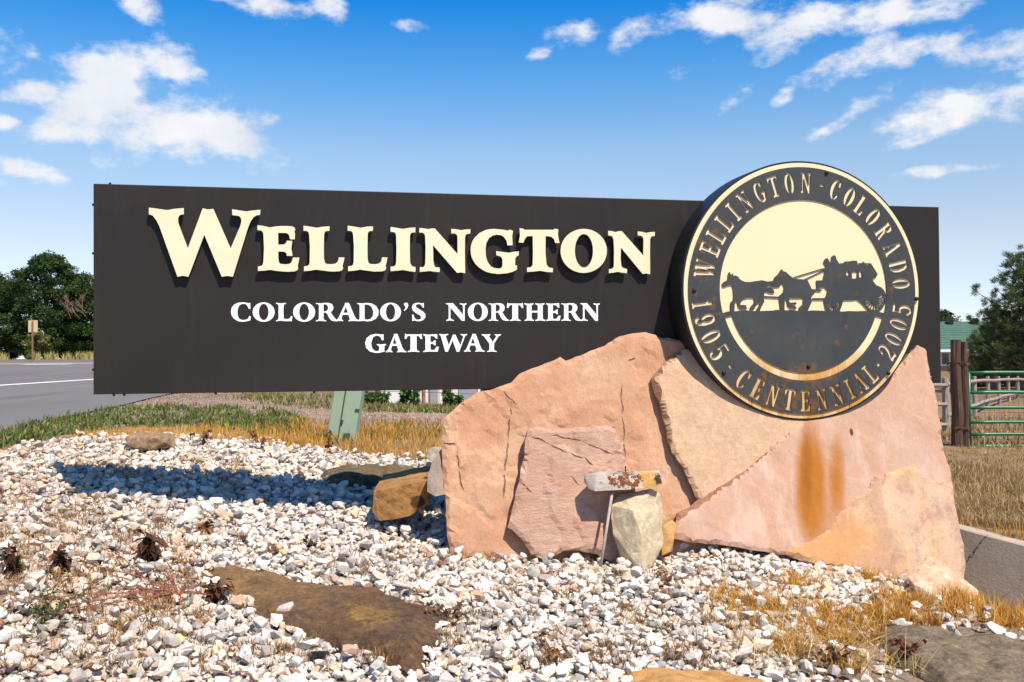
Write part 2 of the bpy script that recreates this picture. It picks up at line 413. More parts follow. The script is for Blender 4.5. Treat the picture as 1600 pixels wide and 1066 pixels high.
# ------------------------------------------------------------------ ground heights
CTRL = []
def ctl(px, py, Z): CTRL.append(at(px, py, Z) - Vector((0, 0, .025)))
def ctl_l(px, py, d0, d1): CTRL.append(lean_pt(px, py, d0, d1) - Vector((0, 0, .06)))
ctl(150, 772, 7.45); ctl(350, 782, 7.75); ctl(560, 792, 7.95); ctl(110, 732, 8.25); ctl(400, 744, 8.62); ctl(600, 762, 8.85)
ctl(0, 706, 9.3); ctl(300, 686, 10.4); ctl(520, 694, 10.8); ctl(680, 702, 10.6); ctl(-150, 730, 8.6); ctl(-300, 900, 5.5)
ctl_l(715, 862, .36+.06, .07); ctl_l(1000, 872, .5, .1); ctl_l(840, 870, .5, .1); ctl_l(1120, 858, .60, .10); ctl_l(1300, 886, .60, .10); ctl_l(1440, 912, .60, .10)
ctl(0, 860, 5.95); ctl(350, 900, 6.0); ctl(700, 930, 5.95); ctl(980, 905, 6.55); ctl(0, 1066, 4.35); ctl(400, 1066, 4.6); ctl(800, 1066, 4.85); ctl(1200, 1066, 5.0)
ctl(1600, 1066, 5.1); ctl(1600, 985, 5.9); ctl(1400, 985, 5.95); ctl(1200, 960, 6.05); ctl(1535, 948, 6.85); ctl(1900, 1060, 5.6); ctl(2100, 950, 7)
for x, y, z in ((3.75,7.75,-.75),(4.2,7.5,-.75),(0,2.5,-.25),(-2.5,2.2,-.1),(2.5,2.2,-.3),(0,0,-.4),(-6,3,.25),(6,3,-.35),(-9,8,.45),(9,8,-.2),(1.5,9.5,.35),(4.5,10,.1),(-9,13,.45),(-2,13,.45),(3,13,.2),(8,13,0)):
    CTRL.append(Vector((x, y, z)))
CP = np.array([tuple(c) for c in CTRL])
def _k(r2): return np.where(r2 > 1e-9, .5*r2*np.log(np.maximum(r2, 1e-12)), 0)
_n = len(CP); _A = np.zeros((_n+3, _n+3)); _d = ((CP[:, None, :2]-CP[None, :, :2])**2).sum(-1)
_A[:_n, :_n] = _k(_d) + np.eye(_n)*.015; _A[:_n, _n] = 1; _A[:_n, _n+1:] = CP[:, :2]; _A[_n, :_n] = 1; _A[_n+1:, :_n] = CP[:, :2].T
_w = np.linalg.solve(_A, np.concatenate([CP[:, 2], [0, 0, 0]]))
def sstep(a, b, x):
    t = np.clip((x-a)/(b-a), 0, 1); return t*t*(3-2*t)
WP1 = at(1505, 826, 8.15); WP2 = at(1600, 851, 7.88)            # top edge of the concrete wall
WD = (WP2-WP1).normalized(); WDh = Vector((WD.x, WD.y, 0)).normalized(); WN = Vector((-WDh.y, WDh.x, 0))
if WN.y < 0: WN = -WN
def far_h(x, y):
    yy = np.maximum(y, 1); a = x/yy
    Lh = .45 + np.clip(y-15, 0, 65)*.0155
    Rh = .0 + np.clip(y-16, 0, 70)*.006
    t = sstep(-.16, .38, a)
    return Lh*(1-t) + Rh*t
def height(x, y):
    x = np.asarray(x, float); y = np.asarray(y, float); sh = x.shape; x = x.ravel(); y = y.ravel()
    out = far_h(x, y)
    near = (y < 15.5) & (abs(x) < 16) & (y > -6)
    xn, yn = x[near], y[near]
    h = _k((xn[:, None]-CP[None, :, 0])**2 + (yn[:, None]-CP[None, :, 1])**2) @ _w[:_n] + _w[_n] + _w[_n+1]*xn + _w[_n+2]*yn
    s = (xn-WP1.x)*WN.x + (yn-WP1.y)*WN.y; al = (xn-WP1.x)*WDh.x + (yn-WP1.y)*WDh.y
    hb = .035 - .012*(yn-8)
    k = sstep(.02, .16, s)*sstep(-1.5, -.4, al); h = h*(1-k) + hb*k
    t = sstep(11, 15, yn)*(1-0) ; e = sstep(10, 16, abs(xn)); t = np.maximum(t, e)*1.0
    f = out[near]; out[near] = h*(1-t) + f*t
    return out.reshape(sh)
def hz(x, y): return float(height(np.array([x]), np.array([y]))[0])
def ground_at(px, py):
    """where the ray through a photo pixel meets the ground"""
    r = ray(px, py); t = np.concatenate([np.arange(3, 14, .03), np.arange(14, 120, .2)])
    X = CAM.x + r.x*t; Y = CAM.y + r.y*t; Zz = CAM.z + r.z*t
    d = Zz - height(X, Y); i = np.nonzero(d < 0)[0]
    i = i[0] if len(i) else len(t)-1
    return Vector((X[i], Y[i], height(X[i:i+1], Y[i:i+1])[0]))

def build_ground():
    xs = np.concatenate([-np.geomspace(1800, 11, 60), np.arange(-10.8, 10.81, .13), np.geomspace(11, 1800, 60)])
    ys = np.concatenate([[-200, -40, -10, -3, 0, 1.5], np.arange(2, 16, .13), np.geomspace(16.2, 3000, 110)])
    X, Y = np.meshgrid(xs, ys); H = height(X, Y)
    fine = (Y < 18) & (abs(X) < 14)
    nz = np.array([noise.noise((x*2.1, y*2.1, 0))*.02 for x, y in zip(X.ravel(), Y.ravel())]).reshape(X.shape)
    H = H + np.where(fine, nz, 0)
    V = np.stack([X, Y, H], -1).reshape(-1, 3); w = len(xs); idx = np.arange(len(V)).reshape(X.shape)
    T = np.stack([idx[:-1, :-1], idx[:-1, 1:], idx[1:, 1:], idx[1:, :-1]], -1).reshape(-1, 4)
    px, py, zc = project(V)
    c = np.tile(np.array([.21, .145, .085]), (len(V), 1))         # dry field
    dirt = np.array([.30, .21, .16])
    # gravel bed soil
    bed = (V[:, 1] < 10.8) & (abs(V[:, 0]) < 9)
    c[bed] = (.24, .18, .13)
    s = (V[:, 0]-WP1.x)*WN.x + (V[:, 1]-WP1.y)*WN.y
    back = (s > 0) & (V[:, 0] > 2.2); c[back & (V[:, 1] < 30)] = (.25, .165, .09)
    track = (V[:, 1] > 12.2) & (V[:, 1] < 22) & (V[:, 0] > -14) & (V[:, 0] < 4.5)
    c[track] = dirt
    farl = (V[:, 0] < -.05*V[:, 1]) & (V[:, 1] > 60); c[farl] = (.26, .20, .08)
    def fn(nt, b):
        t = NT(nt); a = t.n('ShaderNodeAttribute'); a.attribute_name = 'col'
        v = t.ramp(t.noise(3, 8, .7), [(.3, .6), (.7, 1.35)]); cc = t.mix(1.0, a.outputs['Color'], v, 'MULTIPLY')
        v2 = t.ramp(t.noise(30, 6, .75), [(.35, .55), (.65, 1.3)]); cc = t.mix(1.0, cc, v2, 'MULTIPLY')
        t.l(cc, b.inputs['Base Color']); t.bump(b, t.noise(40, 6, .7), .6, .02)
    o = fast_mesh('ground', V, T, mat('ground_soil', fn, rough=.95, spec=.1), colors=c, smooth=True)
    tag(o, kind='structure')
build_ground()

def sheet(name, poly, lift, material, step):
    """a sheet that follows the ground inside a world xy polygon"""
    q = []
    for i in range(len(poly)):
        a, b = np.array(poly[i]), np.array(poly[(i+1) % len(poly)]); m = max(1, int(np.linalg.norm(b-a)/step)); q += [tuple(a+(b-a)*k/m) for k in range(m)]
    poly = q
    P = np.array(poly, float); x0, y0 = P.min(0); x1, y1 = P.max(0)
    gx, gy = np.meshgrid(np.arange(x0, x1, step), np.arange(y0, y1, step)); Q = np.stack([gx.ravel(), gy.ravel()], -1)
    Q = Q[pip(Q, P)] if len(Q) else Q
    V, T = shape2d([(1, poly)], Q)
    H = height(V[:, 0], V[:, 1]) + lift
    return mesh(name, np.column_stack([V, H]), T, material, smooth=True)
def gpoly(pts):
    out = []
    for px, py in pts:
        p = ground_at(px, py); out.append((p.x, p.y))
    return out
def asphalt_fn(nt, b):
    t = NT(nt); c = t.mix(t.ramp(t.noise(.35, 6, .6, (1,.3,1)), [(.3, 0.), (.7, 1.)]), (.135, .128, .125), (.175, .165, .16))
    c = t.mix(t.ramp(t.noise(28, 5, .8), [(.62, 0.), (.7, .55)]), c, (.34, .30, .27))
    c = t.mix(t.ramp(t.noise(1.1, 3, .5, (1,.1,1)), [(.60, 0.), (.66, .5)]), c, (.10, .095, .092))
    t.l(c, b.inputs['Base Color']); t.bump(b, t.noise(60, 5, .8), .4, .01)
M_ASPH = mat('asphalt', asphalt_fn, rough=.9, spec=.15)
M_LINE = mat('road_paint', lambda nt, b: (lambda t: t.l(t.ramp(t.noise(4, 8, .7), [(.3, (.50,.49,.46)), (.6, (.74,.73,.70))]), b.inputs['Base Color']))(NT(nt)), rough=.7)
def build_road():
    near = gpoly([(-60, 690), (0, 678), (60, 664), (120, 650), (190, 636), (235, 624), (262, 618)])
    p_r = ground_at(330, 606)
    road = near + [(p_r.x, p_r.y), (p_r.x+9, p_r.y+12), (12, 76), (-140, 76), (-140, 20)]
    tag(sheet('road', road, .03, M_ASPH, .8), kind='structure')
    A = ground_at(0, 604.5); B = ground_at(146, 594.5); d = (B-A); d.z = 0; d.normalize(); nn = Vector((-d.y, d.x, 0))
    a = A - d*25; b_ = A + d*30; wv = .25
    o = sheet('road_edge_line', [(a.x-nn.x*wv, a.y-nn.y*wv), (b_.x-nn.x*wv, b_.y-nn.y*wv), (b_.x+nn.x*wv, b_.y+nn.y*wv), (a.x+nn.x*wv, a.y+nn.y*wv)], .038, M_LINE, .8)
    tag(o, kind='structure')
    # far centre line: a reddish worn strip with dashes on it
    M_RED = mat('worn_red_strip', None, rough=.9, base=(.33, .20, .165))
    y0 = 62.
    st = sheet('road_median_strip', [(-90, y0-2.6), (6, y0-2.6), (6, y0+2.2), (-90, y0+2.2)], .036, M_RED, .8); tag(st, kind='structure')
    for i in range(14):
        x = -64 + i*5.0
        st = sheet('road_dash', [(x, y0-3.6), (x+2.9, y0-3.6), (x+2.9, y0-2.2), (x, y0-2.2)], .044, M_LINE, .8)
        tag(st, kind='structure')
build_road()

# ------------------------------------------------------------------ the town sign
def build_sign():
    uR = on_panel(1467, 324)[0]; z0 = on_panel(146, 616.5)[1]; z1 = on_panel(146, 287)[1]; z0b = on_panel(755, 608)[1]
    root = empty('town_sign', panel_uv(uR/2, 0, -.1), 'long dark brown welcome sign with raised cream letters and a round stagecoach medallion', 'sign')
    g = G()
    g.box(panel_uv(uR/2, (z0+z1)/2, -.07), U*uR, N*.14, W*(z1-z0))
    o = g.build('panel', M_PANEL, root)
    bv = o.modifiers.new('bevel', 'BEVEL'); bv.width = .004; bv.segments = 2
    # supports under the panel, hidden by the slabs for the most part
    ul = on_panel(757, 612)[0]
    g = G(); g.box(panel_uv((ul+uR-.5)/2, z0/2-.2, -.12), U*(uR-.5-ul), N*.12, W*(z0+.4-.01)); g.build('support_base', M_BLACK, root)
    # screws along the rim
    for px, py in ((172,287.5),(145,320),(145,396),(145.5,578),(178,617),(194,617),(337,615),(491,613),(641,610.5)):
        u, z = on_panel(px, py, -.03); g = G()
        if px < 150: c = panel_uv(-.004, z, -.03); ax = U
        else: c = panel_uv(u, z0-.004 if py > 500 else z1+.004, -.03); ax = W
        s = -1 if (px < 150 or py > 500) else 1
        g.tube([c - ax*.005*s, c + ax*.010*s], .009, 8); g.build('screw', M_BOLT, root)
    # big raised letters: traced outlines (zoom coordinates -> photo pixels)
    def conv(pts, ox, oy, k): return [(ox+x/k, oy+y/k) for x, y in pts]
    Lp = [(842,128),(930,140),(1050,160),(1150,143),(1250,138),(1248,208),(1195,212),(1175,225),(1165,260),(1160,450),(1162,640),(1175,700),(1200,725),(1280,730),(1340,720),(1380,690),(1395,622),(1482,625),(1470,690),(1452,755),(1462,790),(1445,825),(1400,840),(1280,845),(1150,830),(1040,815),(950,830),(850,838),(850,765),(905,755),(930,735),(938,690),(942,450),(930,270),(920,230),(895,210),(842,205)]
    ell = lambda cx, cy, rx, ry, n=40: [(cx+rx*math.cos(2*math.pi*i/n), cy+ry*math.sin(2*math.pi*i/n)) for i in range(n)]
    big = [
     ('W', [(1, conv([(48,55),(100,62),(155,70),(205,62),(256,58),(256,95),(236,98),(226,108),(222,122),(223,145),(232,170),(280,297),(368,60),(400,66),(432,63),(535,298),(592,165),(599,138),(597,120),(585,105),(545,100),(543,65),(590,72),(628,78),(670,72),(712,68),(710,98),(690,101),(672,112),(655,135),(640,170),(548,467),(515,462),(482,467),(378,217),(284,467),(250,461),(218,467),(110,165),(92,130),(70,102),(48,95)], 220, 310, 3.81))]),
     ('E', [(1, conv([(122,122),(200,128),(260,142),(320,155),(400,140),(480,133),(600,133),(665,138),(700,155),(715,190),(700,220),(710,260),(705,342),(630,340),(622,290),(605,258),(570,242),(445,240),(448,425),(530,422),(565,405),(582,362),(668,365),(660,420),(652,490),(665,550),(668,600),(583,600),(575,560),(545,535),(448,530),(450,640),(460,700),(480,725),(560,732),(620,725),(655,700),(680,625),(778,625),(765,700),(750,760),(760,790),(745,825),(700,842),(600,848),(500,842),(400,832),(325,818),(230,830),(130,835),(130,765),(185,755),(205,735),(215,690),(225,480),(215,260),(205,225),(185,205),(122,195)], 390, 340, 10))]),
     ('L', [(1, conv(Lp, 390, 340, 10))]),
     ('L', [(1, conv([(32+(x-842)*.973, y) for x, y in Lp], 540, 340, 10))]),
     ('I', [(1, conv([(702,148),(790,160),(895,178),(1000,160),(1092,155),(1090,232),(1040,235),(1018,250),(1005,290),(1003,500),(1008,700),(1025,745),(1050,765),(1092,775),(1092,850),(990,838),(895,820),(800,832),(702,838),(702,770),(755,762),(780,745),(790,700),(795,500),(790,290),(780,245),(755,228),(702,222)], 540, 340, 10))]),
     ('N', [(1, conv([(135,145),(200,150),(258,162),(300,152),(340,150),(358,160),(665,508),(665,260),(650,232),(630,222),(580,220),(578,158),(640,162),(715,175),(780,165),(845,162),(843,222),(800,228),(778,245),(770,280),(768,500),(772,775),(715,762),(660,770),(325,383),(330,600),(340,660),(355,690),(418,695),(418,758),(340,752),(278,742),(210,750),(142,755),(142,690),(190,688),(210,668),(218,630),(222,400),(215,260),(205,225),(185,212),(135,208)], 640, 340, 8.889))]),
     ('G', [(1, conv([(1372,182),(1385,170),(1400,170),(1437,185),(1425,260),(1432,385),(1360,388),(1345,320),(1310,270),(1270,245),(1210,238),(1150,252),(1100,290),(1068,350),(1055,430),(1060,540),(1085,620),(1130,680),(1180,703),(1240,710),(1275,700),(1290,670),(1290,590),(1280,555),(1250,535),(1205,525),(1202,467),(1290,478),(1380,490),(1450,475),(1518,470),(1515,525),(1485,540),(1468,570),(1465,665),(1492,665),(1490,725),(1430,755),(1350,775),(1230,785),(1120,770),(1060,752),(1010,725),(960,690),(920,650),(888,605),(865,560),(852,510),(848,460),(850,410),(858,370),(875,325),(900,285),(970,215),(1060,172),(1115,162),(1170,158),(1290,168)], 640, 340, 8.889))]),
     ('T', [(1, conv([(195,102),(235,108),(240,118),(380,118),(525,118),(530,108),(568,112),(565,170),(580,245),(540,245),(525,205),(500,185),(447,178),(445,330),(455,450),(475,480),(517,487),(515,527),(450,522),(395,512),(330,520),(268,523),(268,482),(305,478),(322,455),(325,330),(322,178),(270,180),(250,200),(232,243),(188,240),(200,170)], 780, 340, 6.154))]),
     ('O', [(1, conv(ell(813,321,223,212), 780, 340, 6.154)), (-1, conv(ell(815,320,87,161), 780, 340, 6.154))]),
     ('N', [(1, conv([(1048,128),(1090,132),(1115,140),(1160,130),(1180,132),(1385,365),(1388,215),(1380,185),(1360,175),(1332,172),(1332,133),(1375,138),(1418,148),(1455,140),(1497,138),(1495,178),(1465,182),(1452,205),(1450,330),(1452,547),(1415,538),(1380,543),(1170,288),(1168,400),(1175,470),(1195,488),(1230,495),(1228,535),(1180,530),(1140,522),(1100,530),(1055,535),(1055,497),(1085,493),(1102,475),(1105,330),(1100,215),(1090,185),(1075,175),(1048,172)], 780, 340, 6.154))]),
    ]
    dF = .046
    for ch, ops in big:
        o2 = [(s, [on_panel(x, y, dF) for x, y in p]) for s, p in ops]
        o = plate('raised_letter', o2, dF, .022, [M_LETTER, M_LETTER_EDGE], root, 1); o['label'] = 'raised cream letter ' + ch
        # standoff pins that hold the letter to the panel
        V, T = shape2d(o2); A = V[T]
        ar = abs((A[:,1,0]-A[:,0,0])*(A[:,2,1]-A[:,0,1]) - (A[:,1,1]-A[:,0,1])*(A[:,2,0]-A[:,0,0]))
        C = A.mean(1)
        for i in np.argsort(-ar)[:3]: g = G(); g.tube([panel_uv(C[i][0], C[i][1], -.002), panel_uv(C[i][0], C[i][1], dF-.021)], .008, 6); g.build('standoff', M_BOLT, o)
    # small white lettering
    Gl = {
     'C': ([(1,[(410,82),(412,178),(388,178),(365,130),(335,102),(300,98),(260,108),(225,145),(208,220),(215,290),(240,335),(285,352),(340,348),(375,330),(395,290),(418,292),(412,355),(370,370),(290,380),(220,370),(160,335),(120,285),(108,225),(120,160),(160,110),(220,82),(290,75),(350,82),(390,90)])]),
     'L': ([(1,[(812,82),(890,92),(970,85),(968,98),(940,108),(932,130),(928,230),(932,315),(945,335),(1000,338),(1030,325),(1045,290),(1070,292),(1060,345),(1062,370),(960,370),(885,362),(812,372),(812,358),(845,345),(852,320),(852,130),(845,108),(812,95)])]),
     'O': ([(1,ell(0,0,172,152,32)),(-1,ell(0,-2,76,128,28))]),
     'R': ([(1,[(-58,76),(10,82),(60,75),(120,75),(165,90),(188,130),(180,175),(150,205),(190,265),(225,305),(252,318),(250,330),(200,330),(160,320),(130,285),(105,235),(85,212),(50,208),(50,290),(60,312),(88,322),(88,332),(0,325),(-58,332),(-58,320),(-25,310),(-15,290),(-15,115),(-25,95),(-58,88)]),(-1,[(50,95),(85,95),(108,115),(115,145),(105,175),(85,192),(50,195)])]),
     'A': ([(1,[(345,75),(402,75),(480,260),(505,300),(545,318),(545,330),(460,325),(395,330),(395,318),(415,308),(412,290),(395,240),(315,240),(300,285),(305,308),(322,318),(322,330),(280,325),(215,330),(215,318),(245,300),(265,265),(348,88)]),(-1,[(358,130),(388,212),(325,212)])]),
     'D': ([(1,[(515,78),(590,82),(650,75),(720,85),(780,120),(812,180),(810,240),(775,295),(715,325),(660,332),(600,325),(515,330),(515,318),(545,308),(550,285),(550,120),(545,98),(515,88)]),(-1,[(618,98),(670,100),(715,130),(738,190),(735,250),(705,295),(665,308),(630,305),(618,290)])]),
     "'": ([(1,[(1165,85),(1190,72),(1215,78),(1228,105),(1215,145),(1175,188),(1165,180),(1190,145),(1185,122),(1168,110)])]),
     'S': ([(1,[(1440,75),(1442,140),(1425,140),(1410,110),(1385,92),(1350,92),(1330,110),(1335,135),(1380,165),(1430,195),(1462,230),(1462,275),(1435,312),(1390,330),(1340,328),(1310,318),(1282,328),(1280,238),(1298,238),(1310,280),(1335,305),(1370,310),(1400,295),(1405,270),(1385,245),(1330,215),(1290,180),(1275,140),(1290,100),(1320,78),(1360,72),(1400,80),(1420,82)])]),
     'N': ([(1,[(42,55),(110,55),(207,165),(205,85),(200,72),(175,65),(175,55),(210,60),(240,55),(240,66),(225,72),(222,85),(222,225),(195,225),(85,97),(85,195),(95,210),(118,217),(118,226),(80,221),(45,226),(45,217),(62,210),(68,195),(68,80),(60,68),(42,63)])]),
     'T': ([(1,[(632,50),(645,58),(710,58),(768,58),(780,50),(785,102),(770,100),(758,78),(735,70),(735,195),(740,210),(760,218),(760,226),(705,221),(655,226),(655,218),(675,210),(680,195),(680,70),(655,75),(642,100),(628,100)])]),
     'H': ([(1,[(795,55),(840,60),(885,55),(885,65),(868,72),(865,85),(865,128),(925,128),(925,85),(920,72),(900,65),(900,55),(945,60),(990,55),(990,65),(975,72),(972,85),(972,195),(978,210),(998,217),(998,226),(945,221),(900,226),(900,217),(920,210),(925,195),(925,145),(865,145),(865,195),(872,210),(888,217),(888,226),(840,221),(798,226),(798,217),(815,210),(820,195),(820,85),(815,72),(795,65)])]),
     'E': ([(1,[(1005,55),(1050,60),(1130,55),(1132,98),(1118,98),(1105,78),(1080,72),(1070,72),(1070,130),(1090,130),(1105,115),(1118,115),(1115,138),(1118,160),(1105,160),(1092,147),(1070,147),(1070,195),(1080,207),(1105,205),(1125,175),(1145,175),(1135,222),(1050,221),(1005,226),(1005,217),(1022,210),(1025,195),(1025,85),(1020,72),(1005,65)])]),
     'G': ([(1,[(262,70),(262,132),(245,132),(230,100),(205,85),(180,85),(150,105),(133,160),(140,210),(165,240),(195,248),(215,240),(218,205),(210,190),(192,182),(192,172),(240,175),(288,170),(288,182),(272,192),(270,235),(275,250),(220,262),(180,265),(120,250),(80,210),(70,160),(85,110),(125,78),(180,65),(230,72)])]),
     'W': ([(1,[(842,68),(888,73),(935,68),(935,78),(912,86),(912,100),(942,185),(985,75),(1010,75),(1062,185),(1090,105),(1092,88),(1065,78),(1065,68),(1098,73),(1132,68),(1132,78),(1112,90),(1050,252),(1025,252),(980,135),(932,252),(905,252),(862,100),(855,85),(842,78)])]),
     'Y': ([(1,[(1285,68),(1335,72),(1375,68),(1375,78),(1362,86),(1368,100),(1398,150),(1432,100),(1435,86),(1420,78),(1420,68),(1452,72),(1485,68),(1485,78),(1460,92),(1415,165),(1412,225),(1420,240),(1440,245),(1440,255),(1390,249),(1342,255),(1342,245),(1362,238),(1365,225),(1365,170),(1310,92),(1285,78)])]),
    }
    K = {5: (350,465,10), 6: (500,465,8.889), 7: (690,465,6.154), 8: (560,512,6.667)}
    place = [('C',5,108,418,75,380),('O',5,448,792,76,380),('L',5,812,1070,82,372),('O',5,1080,1424,76,380),('R',6,-58,250,75,332),('A',6,215,545,75,330),('D',6,515,814,75,332),('O',6,835,1125,72,332),("'",6,1165,1228,72,188),('S',6,1275,1463,72,330),
             ('N',7,42,240,55,226),('O',7,252,445,50,227),('R',7,452,648,55,226),('T',7,628,785,50,226),('H',7,795,998,55,226),('E',7,1005,1145,55,226),('R',7,1150,1348,55,226),('N',7,1335,1520,55,226),
             ('G',8,70,288,65,265),('A',8,285,500,66,258),('T',8,482,665,62,256),('E',8,675,838,68,256),('W',8,842,1132,66,252),('A',8,1100,1315,66,252),('Y',8,1285,1485,68,255)]
    for i, (ch, kk, x0, x1, y0, y1) in enumerate(place):
        ops = Gl[ch]; P = np.array(ops[0][1], float); a0, a1, b0, b1 = P[:,0].min(), P[:,0].max(), P[:,1].min(), P[:,1].max()
        ox, oy, k = K[kk]; th = .0025 if i % 2 else .0040
        o2 = [(s, [on_panel(ox+(x0+(x-a0)*(x1-x0)/(a1-a0))/k, oy+(y0+(y-b0)*(y1-y0)/(b1-b0))/k, th) for x, y in p]) for s, p in ops]
        o = plate('flat_letter', o2, th, th-.0005, M_WHITE, root); o['label'] = 'flat white letter ' + ch if ch != "'" else 'flat white apostrophe'

    # ---------- medallion
    D = .30; R = R_D
    g = G(); n = 96
    ringp = lambda r, d: [panel_uv(C_U + r*math.cos(2*math.pi*i/n), C_Z + r*math.sin(2*math.pi*i/n), d) for i in range(n)]
    v = ringp(R, D) + ringp(R, .001) + ringp(R*.985, D)
    f = [(i, i+n, (i+1)%n+n, (i+1)%n) for i in range(n)] + [(i, (i+1)%n, 2*n+(i+1)%n, 2*n+i) for i in range(n)] + [tuple(range(2*n, 3*n))] + [tuple(range(n, 2*n))[::-1]]
    g.add(v, f); med = g.build('medallion', M_BLACK, root)
    for p in med.data.polygons: p.use_smooth = False
    circ = lambda r, n=128, du=0, dz=0: [(C_U+du+r*math.cos(2*math.pi*i/n), C_Z+dz+r*math.sin(2*math.pi*i/n)) for i in range(n)]
    plate('backing_disc', [(1, circ(R*.985))], D+.006, .0058, [M_CREAM], med)
    dP = D + .006 + .0095         # front of the cut steel plate
    def pp(pts, ox, oy, k): return [on_panel(ox+x/k, oy+y/k, dP) for x, y in pts]
    rI = .700
    ops = [(1, circ(R*.951)), (-1, circ(R*rI, 128))]
    # ground band + lower half disc
    band = pp([(60,905),(130,902),(190,880),(250,870),(330,875),(420,862),(520,858),(620,868),(760,872),(900,865),(1000,862),(1060,850),(1160,850),(1240,858),(1300,850),(1400,865),(1500,870),(1600,868)], 1120, 410, 11.43)
    band += pp([(100,922),(180,925),(250,928),(330,932),(480,935),(560,940),(640,932),(760,935),(880,930),(960,936),(1080,940),(1140,955),(1260,965)], 1260, 390, 9.693)
    aR = []
    for i in range(41):
        a = math.radians(-12 - i*156/40); aR.append((C_U + R*.72*math.cos(a), C_Z + R*.72*math.sin(a)))
    ops.append((1, band + aR))
    # horses and coach
    h1 = [(95,385),(130,350),(180,325),(195,280),(205,200),(230,168),(255,225),(295,192),(292,240),(330,235),(385,255),(400,290),(450,325),(510,350),(600,352),(700,335),(810,320),(900,343),(980,340),(960,400),(890,440),(870,520),(850,560),(838,640),(852,700),(800,790),(765,880),(690,880),(745,790),(775,720),(720,740),(690,800),(640,860),(585,845),(600,800),(650,745),(675,690),(655,632),(560,632),(480,655),(430,700),(418,760),(525,762),(525,790),(545,832),(440,840),(385,795),(365,705),(325,700),(315,880),(255,880),(243,800),(245,720),(290,680),(300,600),(290,460),(268,402),(200,412),(120,445),(98,415)]
    h2 = [(905,345),(1010,330),(1032,268),(1090,220),(1128,160),(1162,118),(1182,155),(1240,175),(1310,240),(1380,290),(1480,300),(1615,308),(1700,480),(1750,520),(1700,560),(1690,640),(1700,700),(1660,790),(1620,880),(1465,880),(1470,810),(1540,750),(1545,638),(1300,638),(1292,700),(1320,722),(1420,712),(1425,745),(1345,762),(1420,795),(1425,828),(1320,820),(1265,770),(1248,672),(1215,665),(1210,870),(1140,870),(1120,700),(1105,610),(1190,530),(1205,430),(1165,368),(1130,430),(1080,445),(1000,440),(920,385)]
    tail = [(850,455),(960,448),(1010,480),(1032,552),(960,548),(865,515)]
    ops += [(1, pp(h1, 1120, 410, 11.43)), (1, pp(h2, 1120, 410, 11.43)), (1, pp(tail, 1120, 410, 11.43)),
            (1, pp([(830,600),(1140,615),(1140,640),(830,625)], 1120, 410, 11.43)), (-1, pp([(735,620),(765,640),(755,670),(735,660)], 1120, 410, 11.43))]
    coach = [(150,470),(250,465),(262,400),(282,340),(252,322),(240,290),(300,275),(290,240),(258,195),(278,148),(320,128),(345,168),(362,205),(380,160),(383,108),(420,84),(450,105),(452,140),(480,180),(495,212),(560,205),(590,180),(650,180),(700,168),(770,172),(772,205),(840,205),(860,182),(885,205),(978,208),(1082,375),(1050,428),(1000,430),(1020,490),(1060,540),(1130,570),(1180,620),(1208,700),(1205,800),(1160,880),(1090,950),(970,950),(900,880),(840,810),(770,757),(690,768),(560,768),(545,830),(500,950),(320,950),(285,880),(262,765),(300,700),(322,615),(280,572),(230,568),(160,600)]
    ops += [(1, pp(coach, 1260, 390, 9.693)), (1, pp([(95,736),(290,736),(290,760),(95,760)], 1260, 390, 9.693)),
            (1, pp([(90,600),(235,605),(225,632),(140,630),(110,680),(60,690)], 1260, 390, 9.693))]
    for q in ([(592,330),(640,326),(655,400),(610,395)], [(690,332),(770,332),(768,440),(692,440)], [(795,330),(835,322),(850,415),(800,425)],
              [(768,215),(812,215),(812,240),(768,240)], [(905,218),(945,218),(945,238),(905,238)], [(978,248),(1062,368),(1048,378),(975,275)]):
        ops.append((-1, pp(q, 1260, 390, 9.693)))
    def wedges(cx, cy, Rw, a0, a1, nW, r0, r1):
        for i in range(nW):
            a = a0 + (a1-a0)*i/nW; b = a + (a1-a0)/nW*.66
            ops.append((-1, pp([(cx+Rw*r*math.cos(math.radians(t)), cy-Rw*r*math.sin(math.radians(t))) for r, t in ((r0,a),(r1,a),(r1,(a+b)/2),(r1,b),(r0,b))], 1260, 390, 9.693)))
    wedges(1040, 770, 168, 40, -185, 11, .38, .87); wedges(415, 830, 115, 20, -190, 9, .32, .84)
    for (x0, y0, x1, y1) in ((1240.5,433.6,1285.5,420.0),(1257,437.2,1287,423)):
        dx, dy = x1-x0, y1-y0; l = math.hypot(dx, dy); nx, ny = -dy/l*.65, dx/l*.65
        ops.append((1, [on_panel(x, y, dP) for x, y in ((x0+nx,y0+ny),(x1+nx,y1+ny),(x1-nx,y1-ny),(x0-nx,y0-ny))]))
    # crescent slot
    cr = []; a0, a1 = 197.5, 342.5
    for i in range(49): a = math.radians(a0+(a1-a0)*i/48); cr.append((C_U+R*.693*math.cos(a), C_Z+R*.693*math.sin(a)))
    for i in range(49): a = math.radians(a1-.5-(a1-a0-1)*i/48); cr.append((C_U+R*.632*math.cos(a), C_Z+.0*R+R*.632*math.sin(a)))
    ops.append((-1, cr))
    # stencil lettering, glyph boxes: x 0..w, y 0..1 (up)
    def rect(x0, y0, x1, y1): return [(x0,y0),(x1,y0),(x1,y1),(x0,y1)]
    def el(cx, cy, rx, ry, n=24): return [(cx+rx*math.cos(2*math.pi*i/n), cy+ry*math.sin(2*math.pi*i/n)) for i in range(n)]
    s = .11
